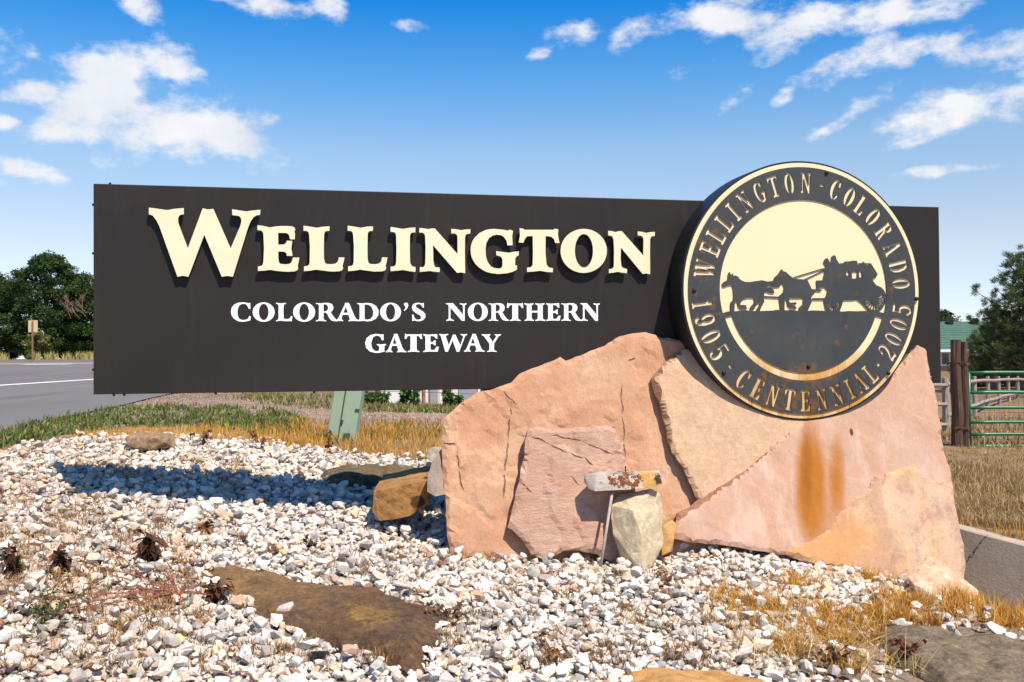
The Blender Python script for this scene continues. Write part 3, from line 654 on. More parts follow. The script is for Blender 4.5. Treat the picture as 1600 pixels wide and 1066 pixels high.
    SG = {
     'I': (.40, [(1, rect(.10,0,.30,1)), (1, rect(0,0,.40,s)), (1, rect(0,1-s,.40,1))]),
     'L': (.62, [(1, rect(.10,0,.30,1)), (1, rect(0,1-s,.40,1)), (1, rect(0,0,.60,s)), (1, [(.44,s*.9),(.60,s*.9),(.62,.36),(.55,.36)])]),
     'E': (.64, [(1, rect(.10,0,.30,1)), (1, rect(0,0,.62,s)), (1, rect(0,1-s,.60,1)), (1, rect(.28,.45,.48,.55)), (1, rect(.42,.37,.50,.64)), (1, [(.44,s*.9),(.62,s*.9),(.64,.34),(.56,.34)]), (1, [(.44,1-s*.9),(.60,1-s*.9),(.60,.70),(.53,.70)])]),
     'W': (.98, [(1, [(.05,1),(.25,1),(.38,.25),(.45,.55),(.40,1),(.60,1),(.72,.25),(.83,1),(.93,1),(.74,0),(.60,0),(.50,.45),(.40,0),(.26,0)]), (1, rect(0,1-s,.30,1)), (1, rect(.36,1-s,.64,1)), (1, rect(.75,1-s,.98,1))]),
     'N': (.68, [(1, rect(.10,0,.19,.93)), (1, [(.05,1),(.25,1),(.60,.12),(.60,0),(.47,0),(.14,.86)]), (1, rect(.50,.06,.59,1)), (1, rect(0,0,.28,s)), (1, rect(.40,1-s,.68,1)), (1, rect(0,1-s,.2,1))]),
     'G': (.64, [(1, el(.31,.5,.31,.51)), (-1, el(.33,.5,.13,.40)), (-1, rect(.36,.42,.70,.72)), (-1, rect(.33,.36,.40,.66)), (1, rect(.40,.05,.56,.42)), (1, rect(.32,.38,.64,.47)), (1, rect(.50,.66,.58,.97)), ]),
     'T': (.66, [(1, rect(.23,0,.43,1)), (1, rect(.12,0,.54,s)), (1, rect(0,1-s,.66,1)), (1, [(0,1-s*.9),(.14,1-s*.9),(.07,.70),(0,.70)]), (1, [(.52,1-s*.9),(.66,1-s*.9),(.66,.70),(.59,.70)])]),
     'O': (.60, [(1, el(.30,.5,.30,.51)), (-1, el(.30,.5,.105,.40)), (-1, rect(.255,-.03,.345,.25))]),
     '0': (.60, [(1, el(.30,.5,.30,.51)), (-1, el(.30,.5,.105,.40)), (-1, rect(.255,-.03,.345,.25))]),
     'C': (.60, [(1, el(.30,.5,.30,.51)), (-1, el(.33,.5,.135,.40)), (-1, rect(.36,.33,.66,.66)), (1, rect(.48,.64,.56,.98))]),
     'R': (.66, [(1, rect(.10,0,.30,1)), (1, rect(0,0,.36,s)), (1, rect(0,1-s,.30,1)), (1, el(.34,.76,.26,.245)), (-1, el(.34,.76,.09,.15)), (-1, rect(.30,.70,.36,.80)), (1, rect(.10,0,.28,1)), (1, [(.30,.55),(.44,.55),(.58,.08),(.66,.12),(.64,0),(.46,0)])]),
     'A': (.72, [(1, [(.28,1),(.44,1),(.66,0),(.46,0),(.31,.78),(.18,0),(.08,0)]), (1, rect(0,0,.26,s)), (1, rect(.38,0,.72,s)), (1, [(.18,.26),(.30,.26),(.30,.34),(.20,.34)])]),
     'D': (.64, [(1, rect(0,0,.22,1)), (1, [(.26,0),(.44,.03),(.58,.2),(.64,.5),(.58,.8),(.44,.97),(.26,1),(.26,.9),(.38,.84),(.44,.5),(.38,.16),(.26,.1)])]),
     '1': (.36, [(1, rect(.10,0,.28,1)), (1, rect(0,0,.38,s)), (1, [(.0,.82),(.10,.86),(.18,1),(.18,.72),(.0,.72)])]),
     '9': (.60, [(1, el(.30,.66,.30,.35)), (-1, el(.30,.66,.11,.235)), (-1, rect(.26,.24,.34,.50)), (1, [(.60,.66),(.60,.40),(.50,.10),(.34,-.01),(.14,0),(.03,.12),(.06,.26),(.17,.27),(.20,.16),(.30,.09),(.38,.18),(.42,.50)])]),
     '5': (.60, [(1, rect(.06,.86,.54,1)), (1, rect(.06,.52,.14,.95)), (1, el(.28,.32,.30,.34)), (-1, el(.24,.32,.13,.235)), (-1, rect(-.05,.20,.18,.46)), (1, el(.08,.19,.09,.09,14)), (1, rect(.06,.46,.14,.9))]),
     '2': (.60, [(1, el(.30,.72,.28,.29)), (-1, el(.26,.72,.12,.19)), (-1, rect(-.02,.42,.32,.68)), (1, el(.11,.70,.10,.09,14)), (1, [(.40,.62),(.58,.62),(.50,.44),(.22,.17),(.02,.02),(.06,.16)]), (1, [(.02,0),(.14,.15),(.34,.15),(.46,.13),(.52,.30),(.60,.28),(.56,0),(.44,-.02),(.30,.03),(.14,0)])]),
     '-': (.28, [(1, rect(.02,.42,.26,.56))]),
    }
    top = [('W',169.0),('E',158.2),('L',150.2),('L',141.9),('I',134.2),('N',125.7),('G',115.9),('T',107.1),('O',98.1),('N',88.5),('-',79.2),('C',71.0),('O',61.9),('L',53.9),('O',44.5),('R',34.7),('A',24.2),('D',13.4),('O',4.2)]
    bot = [('1',187.4),('9',195.6),('0',204.6),('5',213.8),('-',223.2),('C',232.8),('E',241.9),('N',251.3),('T',260.8),('E',269.9),('N',279.2),('N',288.3),('I',296.3),('A',303.4),('L',311.0),('-',317.4),('2',325.6),('0',333.8),('0',342.2),('5',350.4)]
    for lst, rb, rt in ((top, .750, .912), (bot, .930, .765)):
        for ch, ang in lst:
            w, gops = SG[ch]; a = math.radians(ang); hgt = abs(rt-rb)*R; sgn = 1 if rt > rb else -1
            er = Vector((math.cos(a), math.sin(a)))*sgn; et = Vector((er.y, -er.x))       # letter up and letter right
            base = Vector((C_U, C_Z)) + Vector((math.cos(a), math.sin(a)))*(rb*R)
            kx = .84 if ch != 'W' else .92
            for sg, p in gops:
                ops.append((-sg, [tuple(base + et*((x-w/2)*hgt*kx) + er*(y*hgt)) for x, y in p]))
    plate('face_plate', ops, dP, .0055, [M_PLATE, M_RUST], med, 1)
    for zx, zy in ((609,73),(108,518),(950,550),(220,830),(843,832),(541,806)):
        u, z = on_panel(1040+zx/2.423, 240+zy/2.423, dP); g = G()
        v = []; 
        for k, (rr, dd) in enumerate(((.016,-.001),(.016,.006),(.012,.012),(.004,.015))):
            v += [panel_uv(u+rr*math.cos(t*math.pi/6), z+rr*math.sin(t*math.pi/6), dP+dd) for t in range(12)]
        f = [(k*12+t, k*12+(t+1)%12, (k+1)*12+(t+1)%12, (k+1)*12+t) for k in range(3) for t in range(12)] + [tuple(36+t for t in range(12))]
        g.add(v, f); g.build('bolt', M_BOLT, med, smooth=True)
    for k in range(4):       # spacers between disc and plate
        a = math.radians(20+k*90); g = G(); u, z = C_U+R*.73*math.cos(a), C_Z+R*.73*math.sin(a)
        g.tube([panel_uv(u, z, D+.004), panel_uv(u, z, dP-.0052)], .012, 8); g.build('spacer', M_BOLT, med)
build_sign()

# ------------------------------------------------------------------ stones
def fbm(p, o=4, s=1.0): return noise.fractal((p[0]*s, p[1]*s, p[2]*s), 1.0, 2.0, o)
def slab(name, outline, thick, relief, mats, parent=None, step=.035, seed=0, plane=None, lean=None, terr=0.0, jag=.016, inset=.02, chip=1.7, bevel=None, bump2=0.0, dome=0.0):
    """slab traced on its own front plane (lean=(d0,d1) or plane=(point, normal)), with rough edges and thickness"""
    if lean: W3 = [lean_pt(x, y, *lean) for x, y in outline]; nn = (N + W*((lean[0]-lean[1])/1.6)).normalized()
    else:
        o, nn = plane; nn = nn.normalized(); W3 = []
        for x, y in outline:
            r = ray(x, y); W3.append(CAM + r*((o-CAM).dot(nn)/r.dot(nn)))
    o = W3[0].copy(); e1 = (U - nn*U.dot(nn)).normalized(); e2 = nn.cross(e1)
    P = [((p-o).dot(e1), (p-o).dot(e2)) for p in W3]
    # resample and roughen the outline
    Q = []
    for i in range(len(P)):
        a = Vector(P[i]); b = Vector(P[(i+1) % len(P)]); L = (b-a).length; n = max(1, int(L/step))
        t = (b-a).normalized() if L > 1e-6 else Vector((1, 0)); m = Vector((-t.y, t.x))
        for k in range(n):
            q = a.lerp(b, k/n); w = noise.noise((q.x*9+seed*7, q.y*9, seed))*.65 + noise.noise((q.x*28+seed*3, q.y*28, 5))*.5
            Q.append(tuple(q + m*w*jag*(1 if k else .5)))
    A = np.array(Q); x0, y0 = A.min(0); x1, y1 = A.max(0)
    gx, gy = np.meshgrid(np.arange(x0, x1, step), np.arange(y0, y1, step)); I = np.stack([gx.ravel(), gy.ravel()], -1)
    I = I + RNG.uniform(-.35, .35, I.shape)*step; I = I[pip(I, A)]
    # keep away from the rim
    dmin = np.full(len(I), 9.)
    for q in A: dmin = np.minimum(dmin, ((I-q)**2).sum(1))
    I = I[dmin > (step*.55)**2]
    V, T = shape2d([(1, Q)], I)
    dm = np.full(len(V), 9.)
    for q in A: dm = np.minimum(dm, np.sqrt(((V-q)**2).sum(1)))
    if bevel:
        BP = []
        for x, y in bevel[0]:
            p = lean_pt(x, y, *lean) if lean else None; BP.append(Vector(((p-o).dot(e1), (p-o).dot(e2))))
        def segd(q):
            q = Vector(q); m = 9.
            for a, b in zip(BP[:-1], BP[1:]):
                ab = b-a; t = max(0, min(1, (q-a).dot(ab)/ab.length_squared)); m = min(m, (q-a-ab*t).length)
            return m + .012*noise.noise((q.x*16, q.y*16, 7.))
    H = []
    for (x, y), d in zip(V, dm):
        f = fbm((x+seed*3.1, y, seed*1.7), 5, 1.6)
        h = f*relief
        if terr:
            q = fbm((x*.9+y*.5+seed, y*.8, seed*.9), 3, 1.9)*2.2
            h += terr*(math.floor(q) + min(1, max(0, (q-math.floor(q)-.0)/.10)))
        h -= chip*(.012*math.exp(-d/.012)*(1+noise.noise((x*11, y*11, seed))*1.2))
        if dome: h += dome*(1-math.exp(-d/.09)) - dome*.6
        if bump2: h += bump2*(noise.noise((x*7+seed, y*7, 1.5)) + .6*noise.noise((x*17, y*17+seed, 2.5)))
        if bevel:
            db = segd((x, y)); h -= bevel[2]*max(0, 1-db/bevel[1])
        H.append(h)
    n = len(V); w3 = lambda x, y, h: o + e1*x + e2*y + nn*h
    vs = [w3(x, y, h) for (x, y), h in zip(V, H)]
    fs = [tuple(t) for t in T]; fm = [1 if (bevel and segd(V[list(t)].mean(0)) < bevel[1]*.8) else 0 for t in T]
    bd = boundary(T); ring = {}
    cen = A.mean(0)
    def rv(i, lvl):
        if (i, lvl) in ring: return ring[(i, lvl)]
        x, y = V[i]; k = lvl/3.0
        w = noise.noise((x*14, y*14, lvl*2.3+seed))*inset*1.1 - inset*(.2 + .5*k)
        dx, dy = cen[0]-x, cen[1]-y; L = math.hypot(dx, dy)+1e-6
        vs.append(w3(x - dx/L*w, y - dy/L*w, H[i] - thick*k*(1+.15*noise.noise((x*3, y*3, 3)))))
        ring[(i, lvl)] = len(vs)-1; return ring[(i, lvl)]
    for a, b in bd:
        pa, pb = a, b
        for lvl in (1, 2, 3):
            ca, cb = rv(a, lvl), rv(b, lvl); fs.append((pa, ca, cb, pb)); fm.append(1 if len(mats) > 1 else 0); pa, pb = ca, cb
    # back face
    cb = len(vs); vs.append(w3(cen[0], cen[1], -thick*1.02))
    for a, b in bd: fs.append((rv(a, 3), cb, rv(b, 3))); fm.append(1 if len(mats) > 1 else 0)
    ob = mesh(name, vs, fs, mats, parent, fm)
    return ob, W3
def hull_rock(name, pts, mats, sub=3, amp=.02, seed=0, parent=None, sharp=.5):
    """angular rock: convex hull of measured corner points, subdivided and roughened"""
    bm = bmesh.new()
    for p in pts: bm.verts.new(p)
    bmesh.ops.convex_hull(bm, input=bm.verts)
    bmesh.ops.delete(bm, geom=[v for v in bm.verts if not v.link_faces], context='VERTS')
    for k in range(sub):
        bmesh.ops.subdivide_edges(bm, edges=[e for e in bm.edges if e.calc_length() > .03], cuts=1, use_grid_fill=True, smooth=.0)
    bmesh.ops.triangulate(bm, faces=bm.faces)
    for _ in range(0 if sharp > .85 else 2): bmesh.ops.smooth_vert(bm, verts=bm.verts, factor=.25*(1-sharp)+.05, use_axis_x=True, use_axis_y=True, use_axis_z=True)
    bm.normal_update()
    for v in bm.verts:
        p = v.co; v.co = p + v.normal*((fbm((p.x+seed, p.y, p.z), 4, 6)*.8 + noise.noise((p.x*23, p.y*23, p.z*23))*.25)*amp)
    me = bpy.data.meshes.new(name); bm.to_mesh(me); bm.free()
    for m in (mats if isinstance(mats, list) else [mats]): me.materials.append(m)
    return link(name, me, parent)

# rust run-off on the right slab
RS = lean_pt(1266, 752, .60, .10); RS2 = lean_pt(1308, 748, .60, .10); RS3 = lean_pt(1288, 790, .60, .10); RS4 = lean_pt(1260, 735, .60, .10)
_a, _b = lean_pt(1266, 670, .60, .10), lean_pt(1266, 850, .60, .10); RSH = (_a-_b).dot(U)/(_a.z-_b.z)
def rust_extra(t, c):
    c = t.mix(t.ramp(t.noise(3.2, 6, .6, (2.2,2.2,.18), .3), [(.50, 0.), (.66, .55)]), c, (.60, .44, .36))
    c = t.mix(t.ramp(t.noise(2.1, 6, .6, (2.5,2.5,.22), .3), [(.53, 0.), (.68, .6)]), c, (.50, .29, .20))
    ns = t.noise(10, 5, .6, (1,1,.15))
    for p, r, a in ((RS, (.15, 1, .53), 1.4), (RS2, (.085, 1, .36), .9), (RS3, (.24, 1, .52), .60)):
        k = t.math('MULTIPLY', t.blob(p, r, RSH), t.ramp(ns, [(.25, .8), (.6, 1.15)])); k = t.math('MULTIPLY', k, a, True)
        c = t.mix(t.math('MULTIPLY', k, .93, True), c, (.36, .125, .010))
    k = t.math('MULTIPLY', t.blob(RS4, (.06, 1, .42), RSH), t.ramp(t.noise(16, 5, .6, (1,1,.1)), [(.3, .5), (.6, 1.)]), True); c = t.mix(t.math('MULTIPLY', k, .75), c, (.24, .075, .008))
    spot = t.blob(lean_pt(1330, 675, .60, .10), (.018, .5, .035)); c = t.mix(t.ramp(spot, [(.2, 0.), (.5, .9)]), c, (.06, .02, .01))
    return c
def poly_px(lean, *ls): return [(lean_pt(*l[i], *lean), lean_pt(*l[i+1], *lean)) for l in ls for i in range(len(l)-1)]
M_PEACH = stone_mat('peach_sandstone', (.65, .415, .270), (.62, .350, .205), (.57, .285, .160), (1,1,.45), 1.3, .8, crack=poly_px((.42,.07), [(799,622),(797,650),(794,690),(789,740),(785,780)], [(785,612),(806,634)], [(714,700),(716,735),(722,770)], [(692,692),(712,696)], [(970,600),(972,650),(978,720)], [(980,564),(992,560)]))
M_PINK = stone_mat('pink_sandstone', (.58, .355, .265), (.62, .395, .28), (.52, .29, .20), (.6,.6,1.5), 1.6, .9, crack=poly_px((.53,.20), [(830,682),(860,695),(885,708),(912,716),(926,728)], [(888,742),(903,760)], [(862,680),(910,690),(960,712)], [(815,755),(832,770)]))
M_TAN = stone_mat('tan_sandstone', (.66, .44, .29), (.60, .375, .235), (.70, .50, .32), (1,1,1), 3.4, .6, pale=.2)
M_ROSE = stone_mat('rose_sandstone', (.56, .375, .290), (.56, .345, .25), (.55, .34, .22), (1.6,1.6,.35), 1.5, .3, rust_extra, pale=.05)
M_AMBER = stone_mat('amber_sandstone', (.64, .37, .17), (.64, .46, .32), (.44, .25, .20), (1,1,.7), 2.2, .4, lambda t, c: t.mix(t.math('MULTIPLY', t.blob(lean_pt(1290, 850, .62, .11), (.55, 1, .28)), .62, True), c, (.58, .28, .08)), pale=.2)
M_EDGE = stone_mat('broken_stone_edge', (.42, .21, .11), (.34, .15, .07), (.50, .30, .17), (3,3,3), 5, .9)
M_EDGE2 = stone_mat('pink_stone_edge', (.50, .27, .17), (.42, .20, .11), (.33, .14, .07), (3,3,6), 5, .9)

def put(name, label, cat, fn):
    o = fn(); o.name = name; tag(o, label, cat); return o
def build_slabs():
    A = [(692,655),(703,645),(720,630),(745,613),(765,609),(800,598),(806,590),(812,583),(868,562),(876,557),(885,563),(915,552),(945,540),(962,529),(990,520),(1010,518),(1030,527),(1060,532),(1090,535),(1125,560),(1150,700),(1150,880),(1040,880),(940,880),(850,885),(760,872),(703,872),(699,830),(696,780),(693,740),(691,700)]
    o, _ = slab('sandstone_slab', A, .085, .022, [M_PEACH, M_EDGE], lean=(.42, .07), seed=1, terr=.010, step=.035)
    tag(o, 'largest peach sandstone slab leaning at the left, rising under the small white lettering', 'stone slab')
    B = [(826,669),(845,667),(880,669),(920,666),(961,665),(972,700),(985,735),(1000,780),(1000,885),(985,892),(960,880),(935,868),(905,860),(880,861),(858,873),(845,873),(832,866),(820,850),(812,838),(794,824),(800,805),(806,770),(812,745),(818,720),(820,695)]
    o, _ = slab('sandstone_slab', B, .05, .014, [M_PINK, M_EDGE2], lean=(.53, .20), seed=4, terr=.012, step=.03)
    tag(o, 'dusty pink cut sandstone slab propped in front of the largest slab, behind the steel rod', 'stone slab')
    C = [(1022,600),(1020,590),(1032,574),(1048,560),(1060,548),(1085,545),(1140,552),(1250,600),(1270,680),(1230,760),(1150,850),(1112,812),(1095,785),(1088,775),(1083,760),(1074,742),(1068,728),(1052,708),(1046,690),(1043,668),(1036,640),(1028,618)]
    o, _ = slab('sandstone_slab', C, .055, .012, [M_TAN, M_EDGE], lean=(.52, .15), seed=9, terr=.004, step=.028, bevel=([(1060,548),(1032,574),(1020,590),(1030,625),(1045,690)], .030, .035))
    tag(o, 'tan mottled sandstone slab wedged in the middle, below the left of the medallion', 'stone slab')
    Dp = [(1063,800),(1080,791),(1092,781),(1130,754),(1165,728),(1185,712),(1205,690),(1225,668),(1245,655),(1300,640),(1380,600),(1437,537),(1448,544),(1456,580),(1465,620),(1474,680),(1480,710),(1487,735),(1490,765),(1495,800),(1500,825),(1507,850),(1509,880),(1508,912),(1480,925),(1400,915),(1300,895),(1230,867),(1180,860),(1130,851),(1080,847),(1050,840),(1056,825)]
    o, _ = slab('sandstone_slab', Dp, .085, .010, [M_ROSE, M_EDGE2], lean=(.60, .10), seed=14, terr=.003, step=.028, jag=.009, bevel=([(1056,806),(1092,781),(1130,754),(1165,728),(1205,690),(1245,655)], .050, .055))
    tag(o, 'wide rose sandstone slab at the right with an orange rust streak under the medallion', 'stone slab')
    E = [(1230,866),(1228,858),(1260,845),(1290,832),(1302,815),(1310,802),(1328,787),(1333,778),(1352,768),(1361,757),(1364,742),(1380,738),(1395,735),(1410,730),(1425,728),(1437,733),(1445,742),(1458,748),(1491,752),(1494,780),(1497,800),(1502,825),(1508,850),(1510,880),(1508,905),(1480,925),(1400,915),(1300,888)]
    o2, _ = slab('surface_layer', E, .020, .006, [M_AMBER, M_AMBER], parent=None, lean=(.615, .115), seed=18, step=.035, jag=.008, inset=.006)
    o2.parent = o; o2['label'] = 'raised amber and pale layer on the lower right of the slab'
build_slabs()

M_BROWN = stone_mat('brown_field_stone', (.165, .10, .05), (.115, .075, .05), (.23, .13, .05), (1,1,1), 3, 1.0, pale=.10)
def brown_extra(t, c):
    q = ground_at(420, 915); c = t.mix(t.math('MULTIPLY', t.math('MULTIPLY', t.blob(q, (.75, .75, 2)), t.ramp(t.noise(6, 6, .7), [(.35, .1), (.6, 1.)])), .8, True), c, (.30, .175, .07))
    q = ground_at(572, 985); c = t.mix(t.ramp(t.math('ADD', t.math('MULTIPLY', t.blob(q, (.20, .34, 2)), .30), t.noise(5, 8, .75)), [(.68, 0.), (.76, .75)]), c, (.32, .185, .05))
    return c
M_BROWN2 = stone_mat('brown_flat_stone', (.155, .092, .055), (.095, .060, .042), (.23, .13, .055), (1,1,1), 3.4, 1.4, brown_extra, pale=.14, grit=.55)
M_DARKBR = stone_mat('dark_field_stone', (.17, .13, .065), (.09, .065, .04), (.24, .19, .11), (1,1,1), 4, 1.2, grit=.5, pale=.2)
M_GREYR = stone_mat('grey_field_stone', (.27, .205, .13), (.15, .11, .075), (.35, .29, .20), (1,1,1), 4.2, 1.4, pale=.2, grit=.6)
M_ORANGE = stone_mat('orange_sandstone', (.55, .28, .08), (.58, .34, .13), (.35, .17, .06), (1,1,1), 3, .6)
M_BUFF = stone_mat('buff_limestone', (.68, .57, .40), (.60, .48, .32), (.50, .39, .25), (1,1,1), 5, .8, pale=.2)
M_PALEPINK = stone_mat('pale_pink_stone', (.72, .58, .42), (.64, .44, .29), (.50, .28, .15), (1,1,1), 4, .7, pale=.2)
def ledge_fn(nt, b):
    t = NT(nt); c = (.46, .41, .35)
    def spot(px, py, r, amt, thr, colr, sc):  # irregular stain
        nonlocal c
        m = t.math('ADD', t.math('MULTIPLY', t.blob(lean_pt(px, py, .74, .41), r), .45), t.math('MULTIPLY', t.noise(sc, 7, .8), amt))
        c = t.mix(t.ramp(m, [(thr, 0.), (thr+.03, 1.)]), c, colr)
    c = t.mix(t.ramp(t.noise(30, 6, .7), [(.5, 0.), (.6, .6)]), c, (.36, .31, .26))
    spot(1015, 750, (.14,.5,.13), 1.3, .96, (.50, .28, .07), 18)
    spot(978, 750, (.24,.5,.13), 1.3, .99, (.16, .045, .012), 15)
    spot(985, 748, (.13,.5,.09), 1.0, .93, (.60, .55, .48), 55)
    spot(925, 752, (.12,.5,.12), 1.3, 1.02, (.035, .028, .022), 30)
    spot(1028, 750, (.06,.5,.08), 1.0, .82, (.06, .03, .015), 36)
    t.l(c, b.inputs['Base Color']); t.bump(b, t.noise(50, 6, .7), .7, .01)
M_LEDGE = mat('stained_ledge_stone', ledge_fn, rough=.85)
FLAT = []     # (world polygon) of rocks lying in the gravel: gravel stays off them
def lying(name, outline, lift, thick, m, label, seed, tilt=(0, 0), relief=.05, mats=None):
    pts = [ground_at(x, min(y, 1064)) for x, y in outline]
    c = sum(pts, Vector())/len(pts)
    gx = (hz(c.x+.4, c.y)-hz(c.x-.4, c.y))/.8 + tilt[0]; gy = (hz(c.x, c.y+.4)-hz(c.x, c.y-.4))/.8 + tilt[1]
    o, w3 = slab(name, outline, thick, relief, [m], plane=(c+W*lift, Vector((-gx, -gy, 1))), seed=seed, step=.035, jag=.025, inset=-.03, chip=2.5, bump2=.022, dome=.07)
    FLAT.append(np.array([(p.x, p.y) for p in w3]))
    tag(o, label, 'rock'); return o
lying('flat_rock', [(318,893),(345,882),(392,878),(430,882),(470,893),(520,903),(560,908),(590,915),(640,935),(690,938),(697,948),(692,975),(690,990),(668,1000),(665,1026),(640,1028),(610,1016),(585,1004),(560,995),(535,1002),(515,988),(470,975),(425,962),(392,950),(385,930),(360,915)], .07, .12, M_BROWN2, 'large flat brown rock with an ochre patch sunk in the white gravel in the foreground', 31, relief=.055)
lying('flat_rock', [(1368,978),(1400,968),(1445,972),(1500,975),(1560,985),(1640,1005),(1720,1030),(1720,1110),(1560,1110),(1500,1080),(1440,1045),(1400,1025),(1372,1000)], .07, .14, M_GREYR, 'broad grey brown rock in dry grass at the lower right corner', 37, relief=.05)
lying('flat_rock', [(978,1034),(1000,1030),(1070,1031),(1120,1036),(1165,1046),(1205,1058),(1230,1085),(1220,1140),(1000,1140),(972,1090)], .09, .16, M_ORANGE, 'orange yellow flat rock cut by the bottom edge below the upright pale stone', 41, relief=.025)
lying('flat_rock', [(500,735),(530,726),(580,723),(640,725),(665,730),(640,742),(600,748),(560,752),(515,748)], .10, .14, M_DARKBR, 'dark olive flat rock behind the block, at the end of the sign shadow', 43, relief=.03)

def boulder(name, corners, m, label, **k):
    o = hull_rock(name, [at(*c) for c in corners], m, **k); tag(o, label, 'rock'); return o
boulder('rock_block', [(583,768,7.42),(625,760,7.38),(669,751,7.42),(671,788,7.46),(640,806,7.38),(592,815,7.38),(581,800,7.42),(600,742,8.15),(645,732,8.2),(672,728,8.15),(600,785,8.0),(672,770,8.1)],
        stone_mat('ochre_block_stone', (.52, .27, .09), (.42, .21, .07), (.25, .12, .045), (1,1,1), 5, .9, lambda t, c: t.mix(t.ramp(t.math('ADD', t.math('MULTIPLY', t.blob(at(652, 783, 7.42), (.10,.5,.075)), .6), t.math('MULTIPLY', t.noise(14, 6, .7), .6)), [(.62, 0.), (.72, .9)]), c, (.05, .025, .015))), 'ochre brown block of rock just left of the largest slab', sub=4, amp=.012, seed=3, sharp=.9)  # dark blob paints the shade of a hollow into the front colour
boulder('thin_slab', [(693,697,7.35),(676,722,7.3),(668,745,7.25),(668,768,7.2),(680,776,7.15),(695,772,7.2),(697,700,7.55),(672,748,7.4),(697,760,7.5)],
        stone_mat('grey_thin_stone', (.36,.29,.23), (.28,.21,.16), (.42,.33,.26), (1,1,1), 5, .7), 'thin grey slab leaning on the left edge of the largest slab', sub=3, amp=.01, seed=5, sharp=.9)
def onB(*pts): return [lean_pt(px, py, .53+d, .20+d) for px, py, d in pts]
def boulderW(name, pts, m, label, **k):
    o = hull_rock(name, pts, m, **k); tag(o, label, 'rock'); return o
boulderW('upright_stone', onB((956,790,.14),(972,772,.10),(1016,764,.16),(1029,772,.10),(954,805,.14),(959,835,.16),(972,882,.17),(988,798,.27),(1002,835,.31),(1004,893,.33),(1036,795,.10),(1035,850,.12),(1018,886,.22),(1020,766,.03),(965,776,.03),(975,880,.03),(1030,868,.03)),
        M_BUFF, 'upright angular buff stone holding up the small ledge stone', sub=4, amp=.016, seed=7, sharp=.9)
boulderW('ledge_stone', onB((914,743,.16),(932,741,.22),(1030,740,.22),(1034,746,.22),(1034,757,.22),(1000,764,.23),(930,767,.22),(920,764,.18),(913,752,.14),(936,737,.02),(1030,735,.02),(1031,750,.02),(930,758,.02)),
        M_LEDGE, 'small ledge stone painted white and rust brown, resting on the upright buff stone', sub=4, amp=.007, seed=8, sharp=.9)
boulderW('wedge_stone', onB((1036,822,.05),(1050,812,.04),(1058,818,.05),(1053,845,.07),(1047,862,.08),(1034,868,.08),(1034,830,-.05),(1053,820,-.05),(1050,862,-.03)),
        M_ORANGE, 'small orange wedge stone between the upright buff stone and the rose slab', sub=3, amp=.01, seed=11)
boulder('sandstone_boulder', [(1428,884,7.05),(1447,868,7.2),(1470,878,7.1),(1505,905,7.0),(1530,925,6.95),(1537,945,6.9),(1525,955,6.75),(1480,945,6.6),(1430,915,6.7),(1418,900,6.9),(1500,900,7.3),(1535,935,7.1),(1430,930,6.9),(1520,962,6.75),(1450,950,6.65)],
        M_PALEPINK, 'pale peach boulder at the foot of the rose slab near the concrete wall', sub=4, amp=.022, seed=12, sharp=.9)
boulder('small_boulder', [(197,684,9.3),(215,677,9.5),(245,676,9.5),(272,678,9.45),(273,700,9.35),(235,705,9.1),(215,701,9.1),(200,695,9.2),(240,683,9.1),(270,690,9.8),(205,690,9.8)],
        stone_mat('tan_boulder_stone', (.40, .27, .16), (.33, .22, .14), (.24, .15, .08), (1,1,1), 5, .9), 'small tan brown boulder at the back edge of the gravel below the sign', sub=4, amp=.03, seed=13, sharp=.8)
boulder('small_boulder', [(667,706,9.4),(675,699,9.4),(690,698,9.4),(697,705,9.4),(695,720,9.3),(672,722,9.3),(665,714,9.35),(690,700,9.7),(670,715,9.7)],
        M_GREYR if False else stone_mat('pale_boulder_stone', (.50,.44,.36), (.42,.36,.29), (.34,.28,.22), (1,1,1), 5, .8), 'small pale boulder in dry grass just left of the largest slab', sub=3, amp=.02, seed=15)
def loose(px, py, w, h, m, label, seed, lift=.0):
    p = ground_at(px, py); k = (p-CAM).length/F; rn = random.Random(seed)
    pts = [p + W*(lift + h*k*.5) + Vector((rn.uniform(-1,1), 0, 0)).normalized()*w*k*rn.uniform(.3,.5) + Vector((0, rn.uniform(-.5,.5)*w*k*.7, 0)) + W*(rn.uniform(-.5,.5)*h*k) for _ in range(12)]
    o = hull_rock('loose_stone', pts, m, sub=2, amp=.004, seed=seed); tag(o, label, 'stone')
M_WSTONE = stone_mat('white_quartz', (.62,.59,.54), (.54,.50,.46), (.42,.36,.30), (1,1,1), 8, .5)
loose(630, 946, 34, 18, M_WSTONE, 'single whitish stone lying on top of the large flat brown rock, right half', 51, .075)
loose(444, 975, 30, 16, M_WSTONE, 'square white stone on the lower edge of the large flat brown rock', 52, .06)
loose(495, 1045, 34, 16, mat('black_shard', None, rough=.4, base=(.02,.022,.026)), 'small black shard in the gravel below the large flat brown rock', 53, .03)
g = G(); g.tube([lean_pt(957.5, 764, .71, .38), lean_pt(938.5, 886, .80, .47)], .0105, 10)
M_ROD = mat('weathered_rod', lambda nt, b: (lambda t: t.l(t.ramp(t.noise(30, 5, .6), [(.3, (.30,.25,.21)), (.7, (.44,.39,.34))]), b.inputs['Base Color']))(NT(nt)), rough=.7)
tag(g.build('steel_rod', M_ROD, smooth=True), 'thin straight steel rod slanting down from the ledge stone into the gravel', 'rod')
g = G(); g.tube([lean_pt(977.5, 744, .67, .34), lean_pt(977.5, 728, .67, .34)], .0045, 6)
tag(g.build('metal_pin', M_BOLT), 'short dark pin sticking up from the top of the ledge stone', 'pin')

